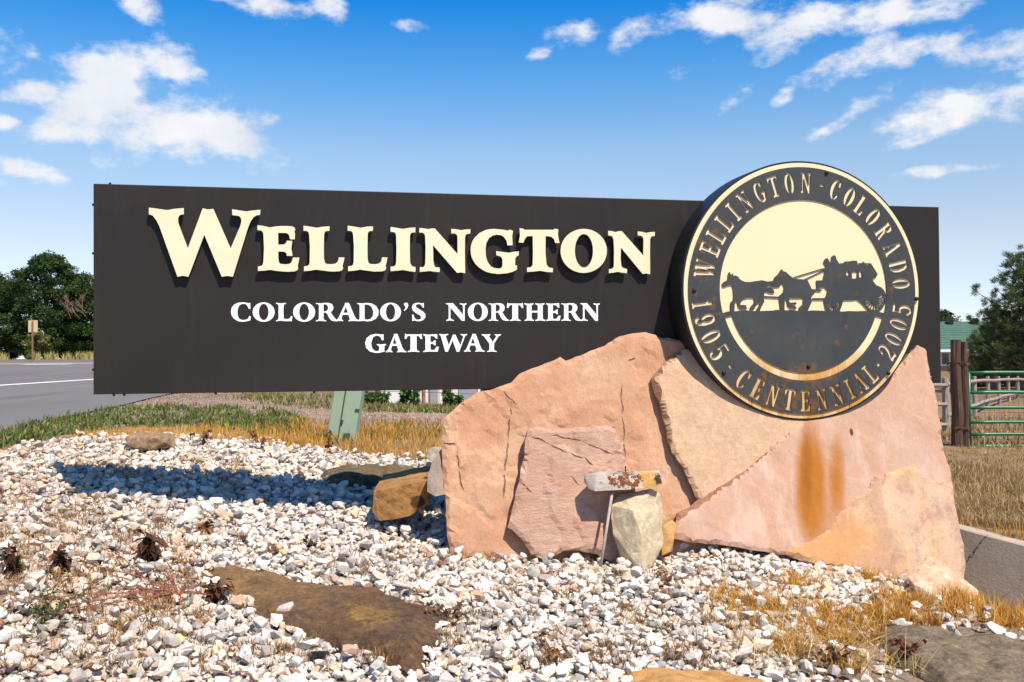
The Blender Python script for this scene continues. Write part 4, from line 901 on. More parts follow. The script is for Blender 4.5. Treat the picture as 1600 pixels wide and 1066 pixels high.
# ------------------------------------------------------------------ gravel
FAR_EDGE = [(-400,730),(-200,722),(0,706),(60,694),(130,684),(200,676),(330,680),(430,692),(500,702),(560,708),(640,716),(700,722),(760,722)]
def in_bed(V):
    """how much white gravel lies at world points (0..1)"""
    px, py, z = project(V)
    fe = np.interp(px, [p[0] for p in FAR_EDGE], [p[1] for p in FAR_EDGE])
    k = np.clip((py-fe)/14., 0, 1)
    k = np.where(px > 760, np.where(py > 820, 1, .0), k)
    # right side: thins out into grass and soil
    rx = np.interp(py, [850, 900, 940, 985, 1030, 1066, 1300], [1500, 1470, 1400, 1330, 1290, 1265, 1240])
    k2 = np.clip((rx+60-px)/150., 0, 1); k = np.where(px > 1000, np.minimum(k, np.maximum(k2, .20*(px < 1600))), k)
    n = np.array([noise.noise((a*.9, b*.9, 4.)) for a, b in V[:, :2]])
    lf = np.clip((260-px)/260., 0, 1)*np.clip((n+.05)*2.2, 0, 1)*.55
    return k*(1-lf)
def build_gravel():
    protos = []
    for k in range(48):
        bm = bmesh.new(); rn = random.Random(k); e = (rn.uniform(.75, 1.25), rn.uniform(.65, 1.0), rn.uniform(.42, .8))
        for i in range(rn.choice((13, 16, 19, 22))):
            v = Vector((rn.gauss(0,1), rn.gauss(0,1), rn.gauss(0,1))).normalized()
            m = max(abs(v.x), abs(v.y), abs(v.z)); v = v*(1-.40) + v/m*.40*.8
            bm.verts.new((v.x*e[0]*.5, v.y*e[1]*.5, v.z*e[2]*.5))
        bmesh.ops.convex_hull(bm, input=bm.verts); bmesh.ops.delete(bm, geom=[v for v in bm.verts if not v.link_faces], context='VERTS')
        bmesh.ops.triangulate(bm, faces=bm.faces); bm.verts.index_update()
        protos.append((np.array([v.co[:] for v in bm.verts]), np.array([[v.index for v in f.verts] for f in bm.faces]))); bm.free()
    def layer(sp, lift, smin, smax, dens, seed):
        r = np.random.default_rng(seed)
        gx, gy = np.meshgrid(np.arange(-5.6, 4.9, sp), np.arange(3.4, 10.9, sp)); P = np.stack([gx.ravel(), gy.ravel()], -1)
        P += r.uniform(-.5, .5, P.shape)*sp
        ok = (P[:, 0] > -.60*P[:, 1]-.5) & (P[:, 0] < .56*P[:, 1]+.4); P = P[ok]
        s = (P[:, 0]-WP1.x)*WN.x + (P[:, 1]-WP1.y)*WN.y
        P = P[~((s > -.02) & (P[:, 0] > 2.6))]
        H = height(P[:, 0], P[:, 1]); V = np.column_stack([P, H]); k = in_bed(V)*dens
        keep = r.uniform(0, 1, len(P)) < k; V = V[keep]
        for q in FLAT: V = V[~pip(V[:, :2], q*.94 + q.mean(0)*.06)]
        # nothing behind the big slabs where it cannot be seen
        d = (V[:, 0]-P0.x)*N.x + (V[:, 1]-P0.y)*N.y; u = (V[:, 0]-P0.x)*U.x + (V[:, 1]-P0.y)*U.y
        V = V[~((u > 3.3) & (d < .10))]
        sz = np.clip(r.lognormal(math.log((smin+smax)/2*.96), .40, len(V)), smin*.6, smax*1.12)
        V[:, 2] += lift + r.uniform(-.3, .45, len(V))*sz
        return V, sz
    parts = [layer(.040, .000, .036, .060, 1.0, 1), layer(.052, .020, .044, .072, .85, 2), layer(.085, .034, .055, .095, .6, 3)]
    Vp = np.concatenate([p[0] for p in parts]); S = np.concatenate([p[1] for p in parts]); n = len(Vp)
    print('gravel stones', n)
    r = np.random.default_rng(5); which = r.integers(0, len(protos), n)
    pal = np.array([(.73,.685,.62),(.71,.635,.55),(.67,.565,.46),(.50,.465,.43),(.66,.51,.39),(.38,.345,.31),(.60,.40,.27),(.66,.50,.30),(.34,.31,.30),(.38,.20,.12),(.12,.11,.12)])
    pw = np.array([.30,.22,.14,.10,.08,.05,.035,.03,.025,.012,.008]); pw /= pw.sum()
    ci = r.choice(len(pal), n, p=pw); C = pal[ci]*r.uniform(.80, 1.08, (n, 1)); C = np.clip(C, 0, .8)
    # left part of the bed is dirtier
    px, py, z = project(Vp); dirt = np.clip((420-px)/560, 0, .65)*np.clip((r.uniform(0, 1, n)-.35)*1.6, 0, 1)
    C = C*(1-dirt[:, None]) + np.array([.42,.29,.18])*dirt[:, None]
    def emit(name, Vp, S, C, which, label, cat):
        n = len(Vp); aV = []; aT = []; aC = []; base = 0
        def rot(Q, a, i, j):
            c, s_ = np.cos(a)[:, None], np.sin(a)[:, None]; A = Q[..., i]*c - Q[..., j]*s_; B = Q[..., i]*s_ + Q[..., j]*c
            Q[..., i] = A; Q[..., j] = B; return Q
        for k, (pv, pt) in enumerate(protos):
            idx = np.nonzero(which == k)[0]; m = len(idx)
            if not m: continue
            Q = np.repeat(pv[None], m, 0)*S[idx][:, None, None]
            Q = rot(Q, r.normal(0, .38, m), 1, 2); Q = rot(Q, r.normal(0, .38, m), 0, 2); Q = rot(Q, r.uniform(0, 2*math.pi, m), 0, 1)
            Q = Q + Vp[idx][:, None, :]
            T = pt[None] + (np.arange(m)*len(pv))[:, None, None] + base
            aV.append(Q.reshape(-1, 3)); aT.append(T.reshape(-1, 3)); aC.append(np.repeat(C[idx], len(pv), 0)); base += m*len(pv)
        o = fast_mesh(name, np.concatenate(aV), np.concatenate(aT), M_GRAVEL, colors=np.concatenate(aC))
        print(name, 'tris', sum(len(t) for t in aT)); tag(o, label, cat, kind='stuff')
    emit('gravel', Vp, S, C, which, 'bed of angular white and cream gravel stones', 'gravel')
    # small pinkish stones strewn over the road shoulder and the dirt track
    m = 15000; q = []
    while len(q) < m:
        px = r.uniform(40, 700); t = r.uniform(0, 1)
        y0 = np.interp(px, [40, 250, 560, 600, 700], [640, 612, 618, 646, 648]); y1 = np.interp(px, [40, 250, 500, 700], [660, 640, 650, 668])
        if r.uniform() > np.interp(px, [40, 150, 260], [.12, .45, 1]): continue
        p = ground_at(px, y0 + (y1-y0)*t); q.append((p.x, p.y, p.z + .008))
    q = np.array(q); pc = np.array([(.42,.29,.22),(.36,.25,.19),(.50,.40,.32),(.28,.20,.16)])[r.integers(0, 4, m)]
    emit('shoulder_gravel', q, r.uniform(.010, .034, m), pc, r.integers(0, len(protos), m), 'pinkish loose gravel over the road shoulder and dirt track behind the sign', 'gravel')
build_gravel()

# ------------------------------------------------------------------ grasses and weeds
def blades(name, P, hgt, wid, C, lean=.35, mat_=None, kind='stuff', label=None, cat=None, parent=None, seed=0, dirn=None):
    r = np.random.default_rng(seed); n = len(P); P = np.asarray(P, float)
    hgt = np.broadcast_to(hgt, n)*r.uniform(.6, 1.25, n); a = r.uniform(0, 2*math.pi, n)
    side = np.stack([np.cos(a), np.sin(a), np.zeros(n)], -1)*(wid*r.uniform(.7, 1.3, n))[:, None]
    b = r.uniform(0, 2*math.pi, n); ln = np.abs(r.normal(0, lean, n))
    d = np.stack([np.cos(b)*ln, np.sin(b)*ln, np.ones(n)], -1)
    if dirn is not None: d = d + np.asarray(dirn)
    d /= np.linalg.norm(d, axis=1)[:, None]
    d2 = d + np.stack([np.cos(b)*ln*1.6, np.sin(b)*ln*1.6, -ln*.6], -1); d2 /= np.linalg.norm(d2, axis=1)[:, None]
    m = P + d*(hgt*.55)[:, None]; t = m + d2*(hgt*.5)[:, None]
    V = np.stack([P-side, P+side, m+side*.7, m-side*.7, t], 1).reshape(-1, 3); k = np.arange(n)*5
    T = np.concatenate([np.stack([k, k+1, k+2], -1), np.stack([k, k+2, k+3], -1), np.stack([k+3, k+2, k+4], -1)])
    C = np.repeat(np.broadcast_to(C, (n, 3))*r.uniform(.75, 1.25, (n, 1)), 5, 0)
    o = fast_mesh(name, V, T, mat_ or M_STRAW, parent, colors=C)
    if label or kind: tag(o, label, cat, kind=kind)
    return o
def scatter(n, px0, px1, fn_top, fn_bot, seed, clump=.0, csz=.08, maxd=60):
    """random world ground points whose photo position lies between two curves (used once, to lay the plants out)"""
    r = np.random.default_rng(seed); out = []
    # sample world triangle area uniformly
    while len(out) < n:
        px = r.uniform(px0, px1); t = r.uniform(0, 1); y0, y1 = fn_top(px), fn_bot(px); py = y0 + (y1-y0)*t
        p = ground_at(px, py)
        if p.y > maxd: continue
        if clump and r.uniform() < clump:
            for _ in range(int(r.integers(6, 22))):
                q = r.normal(0, csz, 2); out.append((p.x+q[0], p.y+q[1], 0))
        else: out.append((p.x, p.y, 0))
    A = np.array(out[:n])
    for q in FLAT: A = A[~pip(A[:, :2], q)]
    A[:, 2] = height(A[:, 0], A[:, 1]) - .005
    return A
I = lambda *p: (lambda x: float(np.interp(x, [q[0] for q in p], [q[1] for q in p])))
def mixc(n, cols, w, seed):
    r = np.random.default_rng(seed); w = np.array(w, float); w /= w.sum(); return np.array(cols)[r.choice(len(cols), n, p=w)]
STRAW = [(.60,.31,.055),(.54,.24,.035),(.64,.41,.13),(.36,.16,.04),(.62,.34,.05)]
BRN = [(.30,.17,.07),(.22,.11,.045),(.40,.25,.11),(.48,.33,.16)]
GRN = [(.085,.145,.03),(.13,.19,.04),(.055,.095,.02),(.18,.21,.06),(.11,.16,.03)]
def vegetation():
    # golden verge behind the gravel
    P = scatter(7000, 130, 700, I((130,682),(300,672),(420,668),(600,668),(700,672)), I((130,690),(300,690),(430,700),(560,712),(700,724)), 1, .95, .09)
    blades('dry_grass_verge', P, .115, .0035, mixc(len(P), STRAW, [3,2,2,1,3], 1), .35, seed=1, label='golden dry grass along the back edge of the gravel', cat='grass')
    # green weeds along the road edge
    P = scatter(7500, -80, 470, I((-80,688),(0,676),(120,650),(200,636),(300,634),(420,640),(470,655)), I((-80,712),(0,700),(60,688),(130,676),(260,668),(400,678),(470,680)), 2, .9, .10)
    blades('green_weeds', P, .125, .013, mixc(len(P), GRN+[(.34,.25,.10)], [3,3,2,1,2,1.2], 2), .95, M_LEAF, seed=2, label='strip of green weeds between the road and the gravel', cat='weeds')
    P = scatter(2600, 430, 690, I((430,655),(560,662),(690,660)), I((430,690),(560,692),(690,690)), 22, .8, .08)
    blades('mixed_weeds', P, .13, .006, mixc(len(P), GRN+STRAW, [2,2,2,1,1,2,2,1,1,1], 22), .5, M_LEAF, seed=22, label='olive weeds mixed into the dry verge under the sign', cat='weeds')
    # brown plant litter between the stones, left
    P = scatter(9000, -40, 380, I((-40,700),(0,700),(330,690)), I((-40,1064),(120,1064),(250,1000),(330,860),(380,740)), 3, .93, .045)
    nn = np.array([noise.noise((a*1.5, b*1.5, 3.)) for a, b in P[:, :2]]); P = P[np.random.default_rng(2).uniform(0, 1, len(P)) < np.clip(.35+nn*2.6, .04, .9)]
    P[:, 2] += .055
    blades('brown_plant_litter', P, .055, .0032, mixc(len(P), [(.42,.24,.11),(.34,.18,.08),(.5,.32,.16),(.26,.12,.05)], [3,2,2,1], 3), 1.2, seed=3, label='brown dried plant litter over the left part of the gravel', cat='litter')
    P = scatter(5600, 0, 1250, I((0,800),(700,870),(1250,890)), I((0,1064),(1250,1064)), 4, .985, .035)
    P[:, 2] += .055
    blades('dry_moss_litter', P, .04, .0025, mixc(len(P), [(.38,.21,.09),(.28,.14,.06),(.46,.30,.13),(.24,.22,.07)], [3,2,2,.5], 4), 1.0, seed=4, label='scattered brown tufts of dried moss and stems among the gravel', cat='litter')
    # golden grass lower right
    r = np.random.default_rng(55); Cn = scatter(330, 1090, 1680, I((1080,935),(1200,925),(1290,880),(1380,898),(1450,925),(1540,945),(1680,985)), I((1080,1000),(1200,1030),(1290,1064),(1680,1064)), 5)
    px, py, z = project(Cn); nn = np.array([noise.noise((a*2.4, b*2.4, 8.)) for a, b in Cn[:, :2]])
    k = (r.uniform(0, 1, len(Cn)) < np.clip((px-1060)/230, .12, 1)*np.where((py > 985) & (px > 1390), .16, 1)*np.clip(.55+nn*2.2, .1, 1)); Cn = Cn[k]
    PP = []; DD = []
    for c in Cn:
        m = int(r.integers(35, 120)); o_ = r.normal(0, 1, (m, 2))*r.uniform(.022, .05); PP.append(np.column_stack([c[0]+o_[:, 0], c[1]+o_[:, 1], np.full(m, c[2]+.015)])); DD.append(np.column_stack([o_*9, np.zeros(m)]))
    P = np.concatenate(PP); Dn = np.concatenate(DD)
    blades('golden_grass', P, .105, .0026, mixc(len(P), STRAW, [3,3,1.5,1.5,3], 5), .30, seed=5, label='golden dry grass tufts spreading over the gravel at the lower right', cat='grass', dirn=Dn)
    Cn = scatter(95, 0, 1280, I((0,790),(700,880),(1280,915)), I((0,1060),(1280,1060)), 66); PP = []; DD = []
    for c in Cn:
        m = int(r.integers(25, 90)); o_ = r.normal(0, 1, (m, 2))*r.uniform(.02, .065); PP.append(np.column_stack([c[0]+o_[:, 0], c[1]+o_[:, 1], np.full(m, c[2]+.045)])); DD.append(np.column_stack([o_*8, np.zeros(m)]))
    blades('dried_weed_tufts', np.concatenate(PP), .055, .0026, mixc(sum(map(len, PP)), [(.30,.16,.06),(.22,.11,.045),(.40,.24,.10),(.14,.07,.035)], [3,3,2,1], 66), .8, seed=66, label='small rust brown dried weed tufts dotted over the foreground gravel', cat='weeds', dirn=np.concatenate(DD))
    P = scatter(2600, 1120, 1640, I((1120,940),(1290,895),(1540,950),(1640,975)), I((1120,1000),(1290,1064),(1640,1064)), 25, .8, .06); P[:, 2] += .045
    blades('flat_straw', P, .11, .0018, mixc(len(P), STRAW, [3,2,2,1,3], 25), 2.2, seed=25, label='thin flattened golden straw between the grass tufts at the lower right', cat='straw')
    P = scatter(2600, 1480, 1720, I((1480,930),(1540,945),(1720,1000)), I((1480,950),(1540,968),(1720,1015)), 15, .7, .06)
    P[:, 2] += .0
    blades('golden_grass_fringe', P, .15, .003, mixc(len(P), STRAW, [3,2,2,1,3], 15), .3, seed=15, label='taller golden grass fringe in front of the concrete wall', cat='grass')
    P = scatter(420, 1150, 1560, I((1150,960),(1560,970)), I((1150,1060),(1560,1060)), 16, .3, .08); P[:, 2] += .05
    blades('straw_stems', P, .30, .0018, mixc(len(P), [(.68,.52,.24),(.60,.42,.15)], [1,1], 16), 2.6, seed=16, label='long pale straw stems lying over the golden grass', cat='straw')
    # rough field grass behind the concrete wall
    r = np.random.default_rng(8); al = r.uniform(-1.2, 3.2, 26000); s = r.uniform(.10, 1, 26000)**1.6*5.0 + .22
    Pf = np.stack([WP1.x + WDh.x*al + WN.x*s, WP1.y + WDh.y*al + WN.y*s, al*0], -1); px, py, z = project(np.column_stack([Pf[:, :2], np.full(len(Pf), .1)]))
    Pf = Pf[(px > 1440) & (px < 1750) & (z < 14)]; Pf[:, 2] = height(Pf[:, 0], Pf[:, 1])
    nrm = np.array([noise.noise((a*1.2, b*1.2, 0)) for a, b in Pf[:, :2]])
    blades('field_grass', Pf, .13 + .05*np.clip(nrm*2, -1, 1), .0032, mixc(len(Pf), BRN+[(.56,.42,.20),(.20,.17,.06)], [3,2,3,2,1.5,.6], 8), .55, seed=8, label='rough brown dry grass behind the concrete wall', cat='grass')
    P = scatter(5000, 1480, 1700, I((1480,700),(1700,700)), I((1480,770),(1700,790)), 9, .6, .15)
    blades('short_field_grass', P, .06, .005, mixc(len(P), [(.46,.30,.12),(.36,.23,.09),(.18,.17,.05)], [3,2,1], 9), .6, seed=9, label='short dry yellow turf in front of the green gate', cat='grass')
    # grass and weeds under the panel, by the fence
    P = scatter(4200, 380, 760, I((380,612),(560,622),(590,634),(760,638)), I((380,626),(500,640),(600,646),(760,648)), 10, .7, .2)
    px, py, z = project(P)
    blades('fence_weeds', P, .12, .012, mixc(len(P), GRN+[(.40,.30,.12),(.34,.26,.1)], [2,2,2,2,1,2,2], 10), .5, M_LEAF, seed=10, label='low green and brown weeds along the foot of the wire fence', cat='weeds')
    P = scatter(1200, 1470, 1700, I((1470,655),(1700,655)), I((1470,700),(1700,700)), 11, .5, .3)
    blades('pasture_grass', P, .18, .012, mixc(len(P), BRN+[(.2,.2,.08)], [3,2,3,2,1], 11), .5, seed=11, label='brown pasture grass beyond the green gate', cat='grass')
    # far verge below the trees across the road
    r = np.random.default_rng(12); n = 7000; x = r.uniform(-60, -24, n); y = r.uniform(76.5, 80, n); kk = np.array([noise.noise((a*.35, 1, 2))+.25*noise.noise((a*1.7, b, 2)) for a, b in zip(x, y)]) > .0; x = x[kk]; y = y[kk]; n = len(x); P = np.stack([x, y, height(x, y)], -1)
    blades('far_verge_grass', P, .62, .04, mixc(n, [(.50,.38,.14),(.40,.34,.12),(.16,.20,.06)], [3,2,1], 12), .25, seed=12, label='pale tall grass across the road below the trees', cat='grass')
vegetation()

def leafy(name, label, cat, base, stems, leaf_c, stem_c, leaf=(.03, .012), per=9, droop=0.3, seed=0, lm=None):
    """a small plant: stems are lists of world points; leaves along them"""
    r = np.random.default_rng(seed); root = empty(name, base, label, cat); g = G()
    V = []; T = []
    for st in stems:
        g.tube(st, [.004]+[.003]*(len(st)-2)+[.0015] if len(st) > 2 else [.004, .002], 5)
        for k in range(per):
            t = r.uniform(.15, 1)*(len(st)-1); i = min(int(t), len(st)-2); p = Vector(st[i]).lerp(Vector(st[i+1]), t-i)
            d = Vector((r.normal(), r.normal(), r.normal(0, .6)-droop)).normalized(); L = leaf[0]*r.uniform(.6, 1.4); s = d.cross(Vector((r.normal(), r.normal(), 1))).normalized()*leaf[1]*r.uniform(.6, 1.3)
            b = len(V); m = p + d*L*.5; V += [p, m+s, p+d*L - Vector((0,0,L*.25)), m-s, ]
            T += [(b, b+1, b+2), (b, b+2, b+3)]
    sm = mesh('stem', g.v, g.f, M_BRANCH, root, colors=np.tile(np.array(stem_c), (len(g.v), 1)))
    c = np.repeat(np.array(leaf_c)[r.integers(0, len(leaf_c), max(1, len(V)//4))], 4, 0)*1.0
    mesh('leaves', V, T, lm or M_LEAF, root, colors=c[:len(V)])
    return root
def weed_plants():
    def st(px, py, hpx, spread, n, seed, curl=0):
        rn = random.Random(seed); b = ground_at(px, py) + W*.02; k = (b-CAM).length/F; out = []
        for _ in range(n):
            a = rn.uniform(0, 6.28); h = hpx*k*rn.uniform(.6, 1.05); s = spread*k*rn.uniform(.2, 1)
            out.append([b, b+Vector((math.cos(a)*s*.4, math.sin(a)*s*.4, h*.6)), b+Vector((math.cos(a)*s, math.sin(a)*s, h*(1-curl*rn.uniform(0,1))))])
        return b, out
    DK = [(.075,.035,.018),(.12,.055,.025),(.05,.025,.014)]; RB = [(.24,.11,.05),(.17,.07,.035)]
    for px, py, h, sp, n, lab, lf, cc in (
        (236, 884, 46, 22, 7, 'dead weed with dark curled leaves standing alone left of the large flat brown rock', (.075,.03), DK),
        (98, 905, 40, 12, 5, 'dark brown withered weed farther left of the standing dead weed, near a red brown tuft', (.05,.022), DK),
        (22, 908, 50, 18, 6, 'withered dark weed at the left edge of the gravel', (.05,.02), DK+[(.10,.13,.04)]),
        (340, 950, 32, 34, 8, 'dark brown crumpled weed at the left tip of the large flat brown rock', (.05,.022), DK+RB),
        (322, 842, 22, 16, 5, 'small brown dead tuft above the left tip of the large flat rock', (.04,.018), RB+DK),
        (486, 868, 22, 14, 4, 'dark little tuft in the gravel above the middle of the large flat brown rock', (.035,.016), DK),
        (514, 712, 36, 6, 3, 'brown dock stalk standing in front of the green utility post', (.045,.022), DK+RB),
        (405, 708, 34, 26, 6, 'rusty brown dried shrub at the back edge of the gravel under the sign', (.04,.014), RB),
        (316, 700, 30, 20, 5, 'rusty dried stalks right of the small tan brown boulder', (.04,.014), RB),
        (1420, 1045, 46, 34, 9, 'reddish brown dead weed against the broad grey brown rock', (.035,.014), [(.13,.05,.03),(.19,.08,.04)]),
        (1300, 1050, 34, 40, 9, 'dense brown dried clump in golden grass left of the broad grey brown rock', (.035,.012), [(.22,.12,.05),(.14,.07,.035)]),
        (705, 985, 34, 40, 8, 'brown dried bush at the right end of the large flat brown rock', (.03,.012), [(.26,.15,.07),(.16,.08,.04)]),
        (865, 1040, 30, 44, 7, 'sprawling brown dry weed right of the large flat brown rock in the foreground', (.03,.011), [(.30,.17,.07),(.18,.09,.04)]),
        (1045, 920, 26, 40, 8, 'brown dry weed in front of the upright buff stone', (.03,.011), [(.28,.16,.08),(.18,.09,.05)]),
        ):
        b, s = st(px, py, h, sp, n, int(px*3+py)); leafy('dead_weed', lab, 'dead plant', b, s, cc, (.16,.08,.04), lf, 10, .4, px, M_STRAW)
    b, s = st(75, 985, 60, 70, 9, 5, .5); leafy('green_weed', 'dark green bushy weed in brown stalks at the lower left', 'weed', b, s, [(.06,.10,.04),(.10,.14,.05),(.05,.08,.03)], (.16,.10,.05), (.03,.006), 22, .1, 5)
    # red sprawling prostrate weed
    rn = random.Random(9); c = ground_at(280, 945) + W*.05; stems = []
    for k in range(20):
        a = rn.uniform(2.2, 4.3) if k < 14 else rn.uniform(-1.2, 1.9); L = rn.uniform(.25, .75) if k < 14 else rn.uniform(.12, .3); pts = [c]
        for j in range(1, 6):
            a += rn.uniform(-.22, .22); q = pts[-1] + Vector((math.cos(a)*L/5, math.sin(a)*L/5*1.3, 0)); q.z = hz(q.x, q.y) + .06 + .02*rn.random(); pts.append(q)
        stems.append(pts)
    leafy('sprawling_weed', 'sprawling weed with long thin red stems spread flat over the gravel at lower left', 'weed', c, stems, [(.30,.12,.07),(.22,.07,.045),(.36,.20,.10)], (.26,.085,.05), (.016,.005), 16, .0, 3, M_STRAW)
    # dry tufts by the rose slab
    b, s = st(1300, 896, 50, 10, 10, 77)
weed_plants()

# ------------------------------------------------------------------ utility post, wall, fences, gate
def utility_post():
    M = mat('pale_green_steel', lambda nt, b: (lambda t: t.l(t.mix(t.ramp(t.noise(9, 6, .7), [(.5, 0.), (.75, .5)]), (.31, .41, .30), (.40, .48, .37)), b.inputs['Base Color']))(NT(nt)), rough=.6)
    M2 = mat('green_steel_shade', None, rough=.7, base=(.06,.08,.06))
    bl = ground_at(509, 688); Z = bl.y; a = at(509, 690, Z); b = at(553, 692, Z); c = at(566, 609, Z); d = at(522, 609, Z)
    root = empty('utility_post', (a+b)/2, 'leaning pale green steel utility post rising out of dry grass behind the sign', 'post')
    up = (d-a); up2 = (c-b); top = 3.0
    g = G(); ext = 1.6; y = Vector((0, .26, 0))
    v = [a-up*.1, b-up2*.1, b-up2*.1+y, a-up*.1+y, a+up*ext, b+up2*ext, b+up2*ext+y, a+up*ext+y]
    g.add(v, [(0,1,5,4),(1,2,6,5),(2,3,7,6),(3,0,4,7),(4,5,6,7),(3,2,1,0)]); body = g.build('post_body', M, root)
    bv = body.modifiers.new('bevel', 'BEVEL'); bv.width = .012; bv.segments = 2
    e1 = (b-a).normalized(); eu = up.normalized(); nf = e1.cross(eu); 
    if nf.y > 0: nf = -nf
    s0 = a + (b-a)*.42
    g = G(); g.box(s0 + up*.55 + nf*.006, e1*.012, eu*up.length*1.9, nf*.012); g.build('seam', M2, root)
    g = G(); g.box(a+(b-a)*.47 + up*.40 + nf*.012, e1*.022, eu*.04, nf*.02); g.build('latch', M2, root)
    for k in (0, 1): g = G(); g.box(a+(b-a)*(.66+.11*k) + up*.12 + nf*.008, e1*(.035), eu*.07, nf*.012); g.build('bracket', M2, root)
    g = G(); g.box(b + up2*.62 - e1*.02 + nf*.006, e1*.05, eu*.02, nf*.014); g.build('clip', M2, root)
utility_post()

def concrete_wall():
    def fn(nt, b):
        t = NT(nt); c = t.mix(t.ramp(t.noise(2.2, 7, .65), [(.3, 0.), (.7, 1.)]), (.38, .30, .225), (.45, .365, .28))
        c = t.mix(t.ramp(t.noise(38, 4, .7), [(.60, 0.), (.70, .7)]), c, (.11, .09, .075))
        c = t.mix(t.ramp(t.noise(5, 8, .8), [(.62, 0.), (.7, .5)]), c, (.14, .115, .09))
        t.l(c, b.inputs['Base Color']); t.bump(b, t.math('ADD', t.noise(50, 6, .75), t.noise(9, 5, .6)), .5, .015)
    M = mat('weathered_concrete', fn, rough=.9)
    M2 = mat('crack_shadow_gap', None, rough=1, base=(.05,.04,.03))
    root = empty('concrete_wall', WP1, 'low weathered concrete retaining wall with a diagonal crack, right of the slabs', 'wall')
    a = WP1 - WDh*1.3; L = 6.4; n = 60; vs = []; fs = []
    prof = [(.0, -1.6), (.0, -.012), (.012, 0.0), (.15, .0), (.16, -1.6)]
    slope = (WP2.z-WP1.z)/Vector((WP2.x-WP1.x, WP2.y-WP1.y)).length
    for i in range(n+1):
        s = L*i/n; q = a + WDh*s; zt = WP1.z + (s-1.3)*slope
        for k, (o_, z) in enumerate(prof):
            w = .006*noise.noise((s*3, k*2., 1)); vs.append((q.x + WN.x*(o_+w), q.y + WN.y*(o_+w), zt + z + w*.6))
    m = len(prof)
    for i in range(n):
        for k in range(m-1): fs.append((i*m+k, (i+1)*m+k, (i+1)*m+k+1, i*m+k+1))
    fs += [tuple(range(m)), tuple(n*m+k for k in range(m))[::-1]]
    mesh('wall_body', vs, fs, M, root)
    # crack: a thin dark open joint running down the face
    g = G(); pts = []
    for px, py in ((1541,838),(1534,846),(1530,851),(1524,858),(1520,866),(1512,874),(1506,884)):
        r = ray(px, py); o_ = WP1 - WN*.004; t = (o_-CAM).dot(WN)/r.dot(WN); pts.append(CAM + r*t)
    rn = random.Random(2); pts = [p.lerp(q, k/5) + W*rn.uniform(-.012,.012) + WDh*rn.uniform(-.012,.012) for p, q in zip(pts[:-1], pts[1:]) for k in range(5)]; g.tube(pts, [rn.uniform(.0006,.0020) for _ in pts], 4); g.build('crack', M2, root)
concrete_wall()

